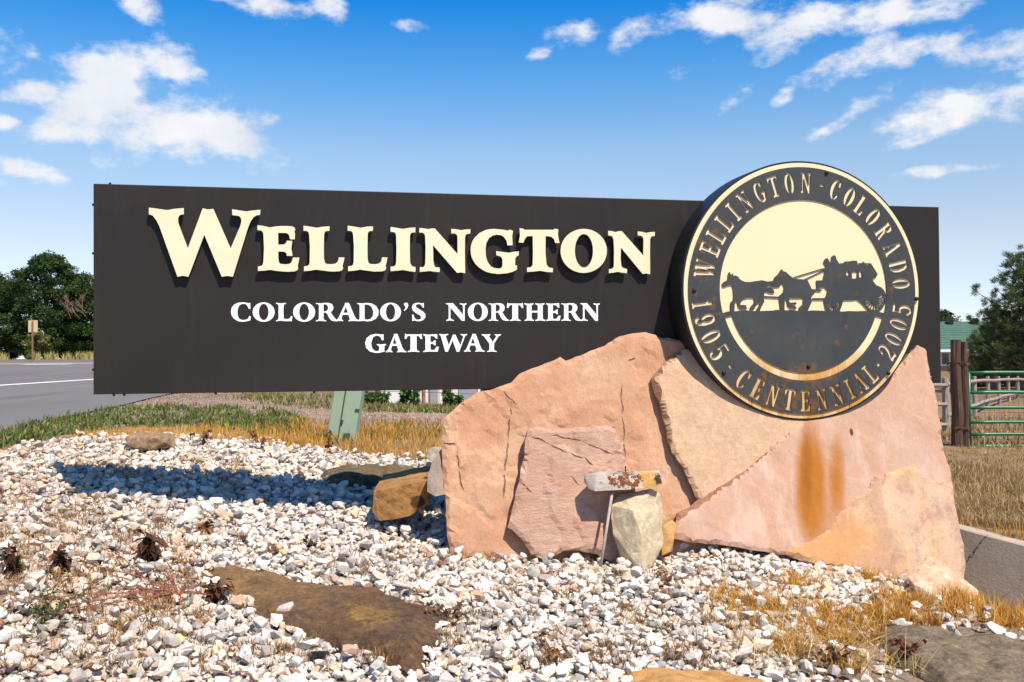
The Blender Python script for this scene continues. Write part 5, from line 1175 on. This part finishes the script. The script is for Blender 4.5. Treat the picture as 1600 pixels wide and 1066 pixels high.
def wood_fn(c1, c2):
    def fn(nt, b):
        t = NT(nt); c = t.mix(t.ramp(t.noise(6, 7, .7, (4,4,.4)), [(.35, 0.), (.65, 1.)]), c1, c2); t.l(c, b.inputs['Base Color'])
        t.bump(b, t.noise(30, 6, .7, (1,1,.1)), .8, .03)
    return fn
M_POST = mat('old_dark_timber', wood_fn((.045,.027,.018), (.15,.088,.055)), rough=.9)
M_GREYW = mat('grey_timber', wood_fn((.24,.19,.16), (.42,.34,.29)), rough=.9)
M_GATE = mat('green_gate_paint', lambda nt, b: (lambda t: t.l(t.ramp(t.noise(5, 4, .6), [(.3, (.010,.125,.045)), (.7, (.016,.18,.065))]), b.inputs['Base Color']))(NT(nt)), rough=.35, spec=.5)
M_WIRE = mat('fence_wire', None, rough=.5, base=(.17,.16,.15), metal=.3)
GZ = 16.0
def gate():
    c0 = at(1500, 700, GZ); zt = at(1500, 531, GZ).z; zb = hz(c0.x, c0.y) - .2
    root = empty('gate_post', (c0.x, c0.y, zb), 'thick dark weathered timber post that holds the green gate', 'post')
    def stave(x, w, dpt, z1, sd):
        g = G(); k = 12; vs = []; fs = []
        for i in range(k+1):
            z = zb + (z1-zb)*i/k
            for j in range(10):
                a = 2*math.pi*j/10; rr = 1 + .16*noise.noise((math.cos(a)*2+sd, math.sin(a)*2, z*2.2))
                cx, sx = math.cos(a), math.sin(a); m = max(abs(cx), abs(sx)); sq = (1/m)*.45+.55
                vs.append((x + cx*sq*rr*w + .02*noise.noise((z*1.1, sd, 0)), c0.y + sx*sq*rr*dpt, z))
        for i in range(k):
            for j in range(10): fs.append((i*10+j, i*10+(j+1)%10, (i+1)*10+(j+1)%10, (i+1)*10+j))
        fs += [tuple(range(10))[::-1], tuple(k*10+j for j in range(10))]
        g.add(vs, fs); return g
    xL = at(1488, 600, GZ).x; xR = at(1512, 600, GZ).x; mid = xL + (xR-xL)*.56
    stave((xL+mid)/2, (mid-xL)/2*1.0, .10, zt, 1).build('timber', M_POST, root)
    stave((mid+xR)/2+.005, (xR-mid)/2*1.0, .085, zt-.03, 4).build('timber', M_POST, root)
    for z in (at(1500, 566, GZ).z, at(1500, 668, GZ).z):
        g = G(); g.box((((xL+xR)/2), c0.y-.105, z), Vector((xR-xL+.02, 0, 0)), Vector((0, .012, 0)), Vector((0, 0, .018))); g.build('wire_wrap', M_RUST, root)
    x0 = at(1514, 600, GZ).x + .02; x1 = x0 + 3.6; yg = c0.y + .02
    gr = empty('farm_gate', (x0, yg, zb+.2), 'green tubular steel farm gate with six rails beside the dark timber post', 'gate')
    for py in (582.5, 613.5, 637.5, 660, 679, 697.5):
        z = at(1560, py, GZ).z; g = G(); r = .026
        pts = [(x0 + (x1-x0)*i/12, yg, z + .004*math.sin(i)) for i in range(13)]
        g.tube(pts, r, 10); g.build('rail', M_GATE, gr, smooth=True)
    for x in (x0+.0, x1, x0+(x1-x0)/2):
        g = G(); g.tube([(x, yg + (.0 if x != x0+(x1-x0)/2 else .045), at(1560, 699, GZ).z), (x, yg + (.0 if x != x0+(x1-x0)/2 else .045), at(1560, 581, GZ).z)], .024, 10); g.build('stile', M_GATE, gr, smooth=True)
    # wire mesh tied to the lower half of the gate
    g = G(); z0, z1 = at(1560, 696, GZ).z, at(1560, 620, GZ).z
    for i in range(46):
        x = x0+.03 + i*.078; g.tube([(x, yg+.04, z0), (x, yg+.04, z1)], .0022, 3, cap=False)
    for i in range(10): z = z0 + (z1-z0)*i/9; g.tube([(x0, yg+.04, z), (x1, yg+.04, z)], .0022, 3, cap=False)
    o = g.build('wire_mesh', M_WIRE, gr); o['kind'] = 'stuff'
gate()
def rail_fence():
    root = None
    spec = [(1477, 591, 656, 19.0, .075), (1522, 588, 634, 23, .055), (1543, 588, 630, 25.5, .055), (1560, 588, 628, 27.5, .05), (1575, 588, 626, 29, .05), (1590, 588, 624, 30.5, .05), (1606, 588, 623, 31.5, .05), (1625, 587, 622, 32.5, .05)]
    base = at(1522, 634, 23); root = empty('rail_fence', (base.x, base.y, hz(base.x, base.y)), 'weathered grey rail and post fence crossing the pasture behind the green gate', 'fence')
    tops = []
    for px, y0, y1, Z, r in spec:
        t = at(px, y0, Z); zb = hz(t.x, t.y)-.1; g = G(); rn = random.Random(px)
        g.tube([(t.x+rn.uniform(-.03,.03), t.y, zb), (t.x+.01, t.y, (zb+t.z)/2), (t.x, t.y, t.z)], [r, r*.95, r*.85], 8); g.build('fence_post', M_GREYW, root); tops.append((t, zb))
    for lv in (.08, .62):
        for i in range(len(tops)-1):
            if lv > .5 and i in (1,): pass
            a, za = tops[i]; b, zb = tops[i+1]; g = G(); off = Vector((0, -.07, 0))
            pa = a + off - W*(lv*(a.z-za)+.03); pb = b + off - W*(lv*(b.z-zb)+.03)
            g.tube([pa, pa.lerp(pb, .5)+W*.012*math.sin(i*2.3), pb], .04, 7); g.build('rail', M_GREYW, root)
    a, za = tops[0]
    off = Vector((-3.5, 0, 0))
    for lv in (.12, .45, .8): g = G(); g.tube([a - W*lv*(a.z-za) - Vector((0,.08,0)), a + off - W*lv*(a.z-za) - Vector((0,.08,0))], .035, 7); g.build('short_rail', M_GREYW, root)
rail_fence()

def wire_fence_and_shed():
    root = empty('wire_fence', at(640, 640, 20), 'low wire fence with rusty and dark posts in front of the white shed', 'fence')
    Z = 20.0
    line = []
    for px, y1, c, w in ((590,640,'d',.045),(662,645,'r',.04),(695,643,'d',.05),(770,645,'d',.045),(860,645,'r',.04)):
        b = at(px, y1, Z); z0 = hz(b.x, b.y); b.z = z0; g = G()
        g.tube([b-W*.1, b+W*1.15], w, 7); g.build('fence_post', M_RUSTP if c == 'r' else M_POST, root); line.append(b)
    for h in (.28, .48, .75, 1.05):
        g = G(); g.tube([p + W*h - Vector((0,.06,0)) for p in line], .006, 4); g.build('wire', M_WIRE, root)
    # white shed far behind, seen through the gap under the panel
    M_SH = mat('white_sheet_metal', lambda nt, b: (lambda t: t.l(t.ramp(t.noise(1.5, 6, .65, (1,1,.3)), [(.3, (.68,.66,.64)), (.7, (.80,.79,.78))]), b.inputs['Base Color']))(NT(nt)), rough=.5)
    M_GR = mat('grey_sheet_metal', None, rough=.6, base=(.30,.31,.33)); M_RF = mat('shed_roof', None, rough=.5, base=(.35,.34,.33))
    a = at(596, 640, 20.7); x0 = a.x; y = a.y; L = 5.6; zb = hz(x0, y)-.3; top = zb+2.2
    sh = empty('white_shed', (x0+L/2, y, zb), 'low white sheet metal shed seen in the gap under the sign, behind the wire fence', 'shed')
    n = 14
    for i in range(n):     # wall sheets
        xx = x0 + L*(i+.5)/n; g = G(); g.box((xx, y, (zb+top)/2), Vector((L/n-.012, 0, 0)), Vector((0, .05, 0)), Vector((0, 0, top-zb)), 0); g.build('wall_sheet', M_GR if i in (4,) else M_SH, sh)
    g = G(); g.box((x0+L/2, y+1.6, (zb+top)/2), Vector((L-.1,0,0)), Vector((0,3.0,0)), Vector((0,0,top-zb-.02))); g.build('shed_core', M_SH, sh)
    g = G()
    g.add([(x0-.15,y-.2,top),(x0+L+.15,y-.2,top),(x0+L+.15,y+1.6,top+.32),(x0-.15,y+1.6,top+.32),(x0+L+.15,y+3.4,top),(x0-.15,y+3.4,top)], [(0,1,2,3),(3,2,4,5),(0,3,5),(1,4,2),(0,5,4,1)])
    g.build('roof', M_RF, sh)
    for i in (2, 6, 8):
        xx = x0 + L*(i+.5)/n + .1; g = G(); g.box((xx, y-.06, (zb+top)/2-.1), Vector((.16,0,0)), Vector((0,.05,0)), Vector((0,0,top-zb-.3))); g.build('corner_post', M_GR, sh)
M_RUSTP = mat('rusty_post', None, rough=.9, base=(.38,.16,.10))
wire_fence_and_shed()
def shrub(px, py, Z, hpx, label, seed, wid=10):
    rn = random.Random(seed); b = at(px, py, Z); b.z = hz(b.x, b.y); k = Z/F; st = []
    for _ in range(7):
        a = rn.uniform(0, 6.28); h = hpx*k*rn.uniform(.6, 1); s = wid*k*rn.uniform(.1, .8)
        st.append([b, b+Vector((math.cos(a)*s*.5, math.sin(a)*s*.5, h*.5)), b+Vector((math.cos(a)*s, math.sin(a)*s, h))])
    leafy('green_plant', label, 'plant', b, st, [(.09,.16,.04),(.14,.22,.06),(.06,.11,.03)], (.12,.14,.05), (.10,.035), 34, .0, seed)
shrub(602, 632, 19.6, 24, 'slender green weed left of the bushy plants on the wire fence', 61, 6)
shrub(630, 638, 19.5, 34, 'bushy green plant against the wire fence, left of the rusty post', 62, 12)
shrub(648, 640, 19.4, 38, 'taller bushy green plant touching the rusty fence post', 63, 12)
shrub(700, 640, 19.4, 36, 'green plant growing up the dark fence post near the largest slab', 64, 9)
shrub(716, 640, 19.3, 22, 'low green plant at the far right of the gap under the sign', 65, 8)
shrub(585, 628, 19.8, 20, 'brown green shrub behind the green utility post', 66, 14)

def house():
    M_RG = mat('green_shingles', lambda nt, b: (lambda t: (t.l(t.ramp(t.noise(1.2, 8, .8), [(.3, (.050,.115,.080)), (.7, (.085,.165,.120))]), b.inputs['Base Color']), t.bump(b, t.noise(3, 4, .6, (1,1,6)), .5, .1)))(NT(nt)), rough=.9)
    M_WW = mat('white_siding', None, rough=.6, base=(.72,.72,.73)); M_GL = mat('window_glass', None, rough=.1, base=(.03,.035,.04), spec=.6); M_BR = mat('brick_base', None, rough=.9, base=(.36,.20,.13))
    Z = 62.0; x0 = at(1390, 560, Z).x; x1 = at(1660, 560, Z).x; y = Z
    ze = at(1500, 547.5, Z).z; zr = at(1500, 500, Z).z; zb = hz(x1, y) - .1
    root = empty('house', ((x0+x1)/2, y, zb), 'white house with a long green shingle roof behind the sign and the pine tree', 'house')
    g = G(); g.box(((x0+x1)/2, y+4, (zb+.6+ze)/2), Vector((x1-x0-.8,0,0)), Vector((0,7.6,0)), Vector((0,0,ze-zb-.6))); g.build('wall', M_WW, root)
    g = G(); g.box(((x0+x1)/2, y+4, zb+.3), Vector((x1-x0-.7,0,0)), Vector((0,7.7,0)), Vector((0,0,.6))); g.build('brick_plinth', M_BR, root)
    # roof courses
    rf = empty('roof', ((x0+x1)/2, y+4, ze), None, None); rf.parent = root; rf.location = Vector((0, 4, ze-zb))
    n = 12
    for sgn in (-1, 1):
        for i in range(n):
            a, b_ = i/n, (i+1)/n; g = G()
            ya = y+4 + sgn*4.4*(1-a); yb = y+4 + sgn*4.4*(1-b_)*1.0; za = ze + (zr-ze)*a; zb2 = ze + (zr-ze)*b_
            g.add([(x0,ya,za),(x1,ya,za),(x1,ya,za+.06),(x0,ya,za+.06),(x0,yb,zb2),(x1,yb,zb2),(x1,yb,zb2+.02),(x0,yb,zb2+.02)], [(0,1,2,3),(3,2,6,7),(0,4,5,1),(0,3,7,4),(1,5,6,2)])
            o = mesh('shingle_course', g.v, g.f, M_RG, None); o.parent = rf; o.location = -Vector(((x0+x1)/2, y+4, ze))
    g = G(); g.add([(x0+.4,y+.25,ze),(x0+.4,y+7.75,ze),(x0+.4,y+4,zr-.1),(x1-.4,y+.25,ze),(x1-.4,y+7.75,ze),(x1-.4,y+4,zr-.1)], [(0,1,2),(3,5,4)]); g.build('gable', M_WW, root)
    g = G(); g.box(((x0+x1)/2, y-.42, ze-.02), Vector((x1-x0,0,0)), Vector((0,.12,0)), Vector((0,0,.16))); g.build('gutter', M_WW, root)
    for px in (1478.5, 1560):
        c = at(px, 561, Z); c.y = y+.18
        f = mesh('window', *(lambda q: (q.v, q.f))((lambda q: (q.box(c, Vector((.62,0,0)), Vector((0,.1,0)), Vector((0,0,.86))), q)[1])(G())), M_WW, root)
        g = G(); g.box(c - Vector((0,.06,0)), Vector((.42,0,0)), Vector((0,.03,0)), Vector((0,0,.68))); g.build('pane', M_GL, f)
    for px in (1484, 1522):
        c = at(px, 502, Z+3.6); g = G(); g.box(c, Vector((.35,0,0)), Vector((0,.35,0)), Vector((0,0,.4))); g.build('roof_vent', M_BLACK, root)
house()
def far_sign():
    Z = 70.; c = at(51.5, 510, Z); zb = hz(c.x, Z)
    M_A = mat('sign_back_aluminium', None, rough=.5, base=(.60,.46,.27)); M_B = mat('sign_post_timber', None, rough=.8, base=(.25,.13,.06))
    root = empty('road_sign', (c.x, c.y, zb), 'back of a tan rectangular road sign before the trees across the road', 'road sign')
    g = G(); w = 14.5*Z/F; h = 18.5*Z/F; g.box(c, Vector((w,0,0)), Vector((0,.03,0)), Vector((0,0,h))); g.build('sign_plate', M_A, root)
    g = G(); g.box((c.x, c.y-.06, (zb+c.z+h/2)/2), Vector((.09,0,0)), Vector((0,.08,0)), Vector((0,0,c.z+h/2-zb-.1))); g.build('sign_post', M_B, root)
far_sign()

# ------------------------------------------------------------------ trees
def tree(label, base, H, Rx, Rz, seed, leafc, nclump=240, per=110, leaf=.16, trunk_r=.22, crown_lo=.05, name='tree', shape=None, csz=.55):
    r = np.random.default_rng(seed); base = Vector(base); root = empty(name, base, label, 'tree', None)
    g = G(); rn = random.Random(seed)
    g.tube([base-W*.2, base+Vector((.1,0,H*.3)), base+Vector((-.1,.1,H*.6)), base+Vector((.05,0,H*.88))], [trunk_r, trunk_r*.75, trunk_r*.45, trunk_r*.12], 8)
    cl = []
    while len(cl) < nclump:
        a = r.uniform(0, 2*math.pi); t = r.uniform(crown_lo, 1.0)
        prof = shape(t) if shape else math.sin(math.pi*min(1, (t*.86+.14)))**.55
        rad = prof*r.uniform(.25, 1.0)**.45
        lump = 1 + .22*noise.noise((math.cos(a)*1.6+seed, math.sin(a)*1.6, t*4.))
        cl.append((Rx*rad*lump*math.cos(a), Rx*.85*rad*lump*math.sin(a), H*t*(1 + .05*noise.noise((a*2., seed, 0.)))))
    for i in range(0, len(cl), max(1, len(cl)//34)):
        x, y, z = cl[i]; z0 = max(H*.12, z*.55); g.tube([base+W*z0, base+Vector((x*.5, y*.5, z0+(z-z0)*.55)), base+Vector((x*.95, y*.95, z))], [trunk_r*.3, trunk_r*.18, trunk_r*.05], 5)
    mesh('trunk', g.v, g.f, M_BRANCH, root, colors=np.tile(np.array([.16,.12,.09]), (len(g.v), 1)))
    cl = np.array(cl); n = nclump*per; ci = np.repeat(np.arange(nclump), per)
    sz = csz*r.uniform(.6, 1.4, nclump)
    off = r.normal(0, 1, (n, 3)); off /= np.linalg.norm(off, axis=1)[:, None]; off *= (r.uniform(0, 1, n)**.5)[:, None]*sz[ci][:, None]*np.array([1.15, 1.15, .75])
    P = cl[ci] + off + np.array(base)
    d1 = r.normal(0, 1, (n, 3)); d1[:, 2] *= .6; d1 /= np.linalg.norm(d1, axis=1)[:, None]; d2 = np.cross(d1, r.normal(0, 1, (n, 3))); d2 /= np.linalg.norm(d2, axis=1)[:, None]
    s = leaf*r.uniform(.6, 1.3, n)[:, None]
    V = np.stack([P-d1*s, P-d2*s*.42, P+d1*s, P+d2*s*.42], 1).reshape(-1, 3); k = np.arange(n)*4
    T = np.stack([k, k+1, k+2, k+3], -1)
    lc = np.array(leafc); cc = lc[r.integers(0, len(lc), nclump)][ci]*r.uniform(.75, 1.3, (n, 1))
    fast_mesh('crown', V, T, M_LEAF, root, colors=np.repeat(cc, 4, 0))
    return root
LG = [(.036,.072,.014),(.052,.090,.018),(.028,.056,.012),(.062,.100,.020),(.040,.068,.018)]
def bz(px, Z): p = at(px, 560, Z); return (p.x, p.y, hz(p.x, p.y))
tree('large bushy green tree across the road at the left, behind the far road sign', bz(72, 84), 8.7, 3.9, 1, 1, LG, 420, 150, .115, .30, .02)
tree('green tree at the left edge of the picture, left of the large bushy one', bz(-18, 86), 7.4, 3.2, 1, 2, LG+[(.05,.07,.035)], 240, 130, .115, .22, .02)
tree('green tree with a bare brown patch, half hidden behind the left end of the sign', bz(132, 85), 7.0, 3.0, 1, 3, LG, 260, 140, .115, .22, .02)
tree('tree farther right across the road, hidden mostly by the sign', bz(215, 88), 6.2, 3.6, 1, 4, LG, 120, 80, .18, .22, .02)
tree('tree beyond the left edge of the picture across the road', bz(-110, 88), 6.6, 3.6, 1, 6, LG, 120, 80, .18, .22, .02)
tree('low olive bush at the foot of the large bushy tree, below the far road sign', bz(60, 80), 2.1, 1.0, 1, 7, [(.17,.17,.04),(.12,.15,.035)], 30, 70, .12, .05, .02, 'bush', csz=.35)
def dead_twigs():
    rn = random.Random(4); b = at(98, 470, 80.5); base = Vector((b.x+.5, b.y+.6, b.z-1.2)); root = empty('bare_branches', base, 'bare pinkish brown dead branches showing in front of the green tree crown', 'dead branches')
    def br(p, d, L, r, lv):
        q = p + d*L; g = G(); g.tube([p, q], [r, r*.6], 4); allg.add(g.v, g.f)
        if lv:
            for _ in range(4 if lv > 1 else 6):
                e = (d + Vector((rn.uniform(-.6,.6), rn.uniform(-.3,.3), rn.uniform(-.3,.5)))).normalized(); br(p.lerp(q, rn.uniform(.4,1)), e, L*rn.uniform(.5,.8), r*.55, lv-1)
    allg = G()
    for k in range(7): br(base + Vector((rn.uniform(-.2,1.4), rn.uniform(-.5,.5), rn.uniform(-.3,.9))), Vector((rn.uniform(-.9,.3), -.3, 1)).normalized(), .62, .018, 3)
    mesh('twigs', allg.v, allg.f, M_BRANCH, root, colors=np.tile(np.array([.34,.22,.15]), (len(allg.v), 1)))
dead_twigs()

def pine(label, px, Z, ytop, Rx, seed, nb=90, wide=1.0, lean_l=0):
    base = Vector(bz(px, Z)); top = at(px, ytop, Z).z; H = top-base.z; r = np.random.default_rng(seed); rn = random.Random(seed)
    root = empty('pine_tree', base, label, 'tree'); g = G()
    g.tube([base-W*.2, base+W*H*.5, base+W*H*.97], [.20, .12, .02], 8); tufts = []
    for i in range(nb):
        t = .06 + .94*(i/nb)**.9; a = i*2.399 + rn.uniform(-.3,.3); L = Rx*(1-t)**.62*rn.uniform(.55, 1.12)*(.75+.25*math.sin(t*23+seed)) + .18
        d = Vector((math.cos(a), math.sin(a), rn.uniform(.1,.55))); p0 = base + W*(H*t*.93); p1 = p0 + d*L*.55; p2 = p0 + d*L + W*L*.18
        g.tube([p0, p1, p2], [.035*(1.2-t), .02, .007], 4)
        for k in range(max(3, int(L*6.5))):
            s = rn.uniform(.25, 1.0); q = (p0.lerp(p1, s*2) if s < .5 else p1.lerp(p2, s*2-1)) + Vector((rn.gauss(0,.17), rn.gauss(0,.17), rn.gauss(0,.12)+.05)); tufts.append(q)
    mesh('trunk', g.v, g.f, M_BRANCH, root, colors=np.tile(np.array([.17,.12,.10]), (len(g.v), 1)))
    tf = np.array([tuple(q) for q in tufts]); per = 74; n = len(tf)*per; ci = np.repeat(np.arange(len(tf)), per)
    d = r.normal(0, 1, (n, 3)); d[:, 2] = np.abs(d[:, 2])*.8 + .05; d /= np.linalg.norm(d, axis=1)[:, None]
    L = r.uniform(.09, .19, n)[:, None]; s = np.cross(d, r.normal(0, 1, (n, 3))); s /= np.linalg.norm(s, axis=1)[:, None]; s *= .0085
    off = r.normal(0, .045, (n, 3)); P = tf[ci] + off
    V = np.stack([P-s, P+s, P+d*L], 1).reshape(-1, 3); T = np.arange(n*3).reshape(-1, 3)
    pal = np.array([(.070,.100,.030),(.095,.130,.034),(.12,.15,.038),(.05,.075,.027)]); cc = pal[r.integers(0, 4, len(tf))][ci]*r.uniform(.8, 1.25, (n, 1))
    fast_mesh('crown', V, T, M_LEAF, root, colors=np.repeat(cc, 3, 0))
pine('tall dark pine tree at the right edge of the picture, behind the green gate', 1603, 34, 388, 2.35, 1, 105)
pine('shorter bushy pine just left of and below the tall pine', 1553, 37, 478, 1.25, 2, 60)
pine('pine tree just beyond the right edge of the picture', 1675, 36, 410, 2.0, 5, 60)
tree('low green bush between the timber post and the pines', bz(1535, 40), 1.9, 1.3, 1, 11, [(.10,.12,.03),(.07,.10,.03),(.14,.15,.04)], 46, 90, .09, .05, .02, 'bush', csz=.30)
tree('low green bush under the tall pine at the right', bz(1585, 40), 2.2, 1.5, 1, 12, [(.10,.12,.03),(.07,.10,.03),(.14,.13,.04)], 50, 90, .09, .05, .02, 'bush', csz=.32)
tree('distant treetop showing over the green roof beside the sign', bz(1473, 95), 4.9, 2.4, 1, 13, LG, 60, 60, .2, .1, .1)
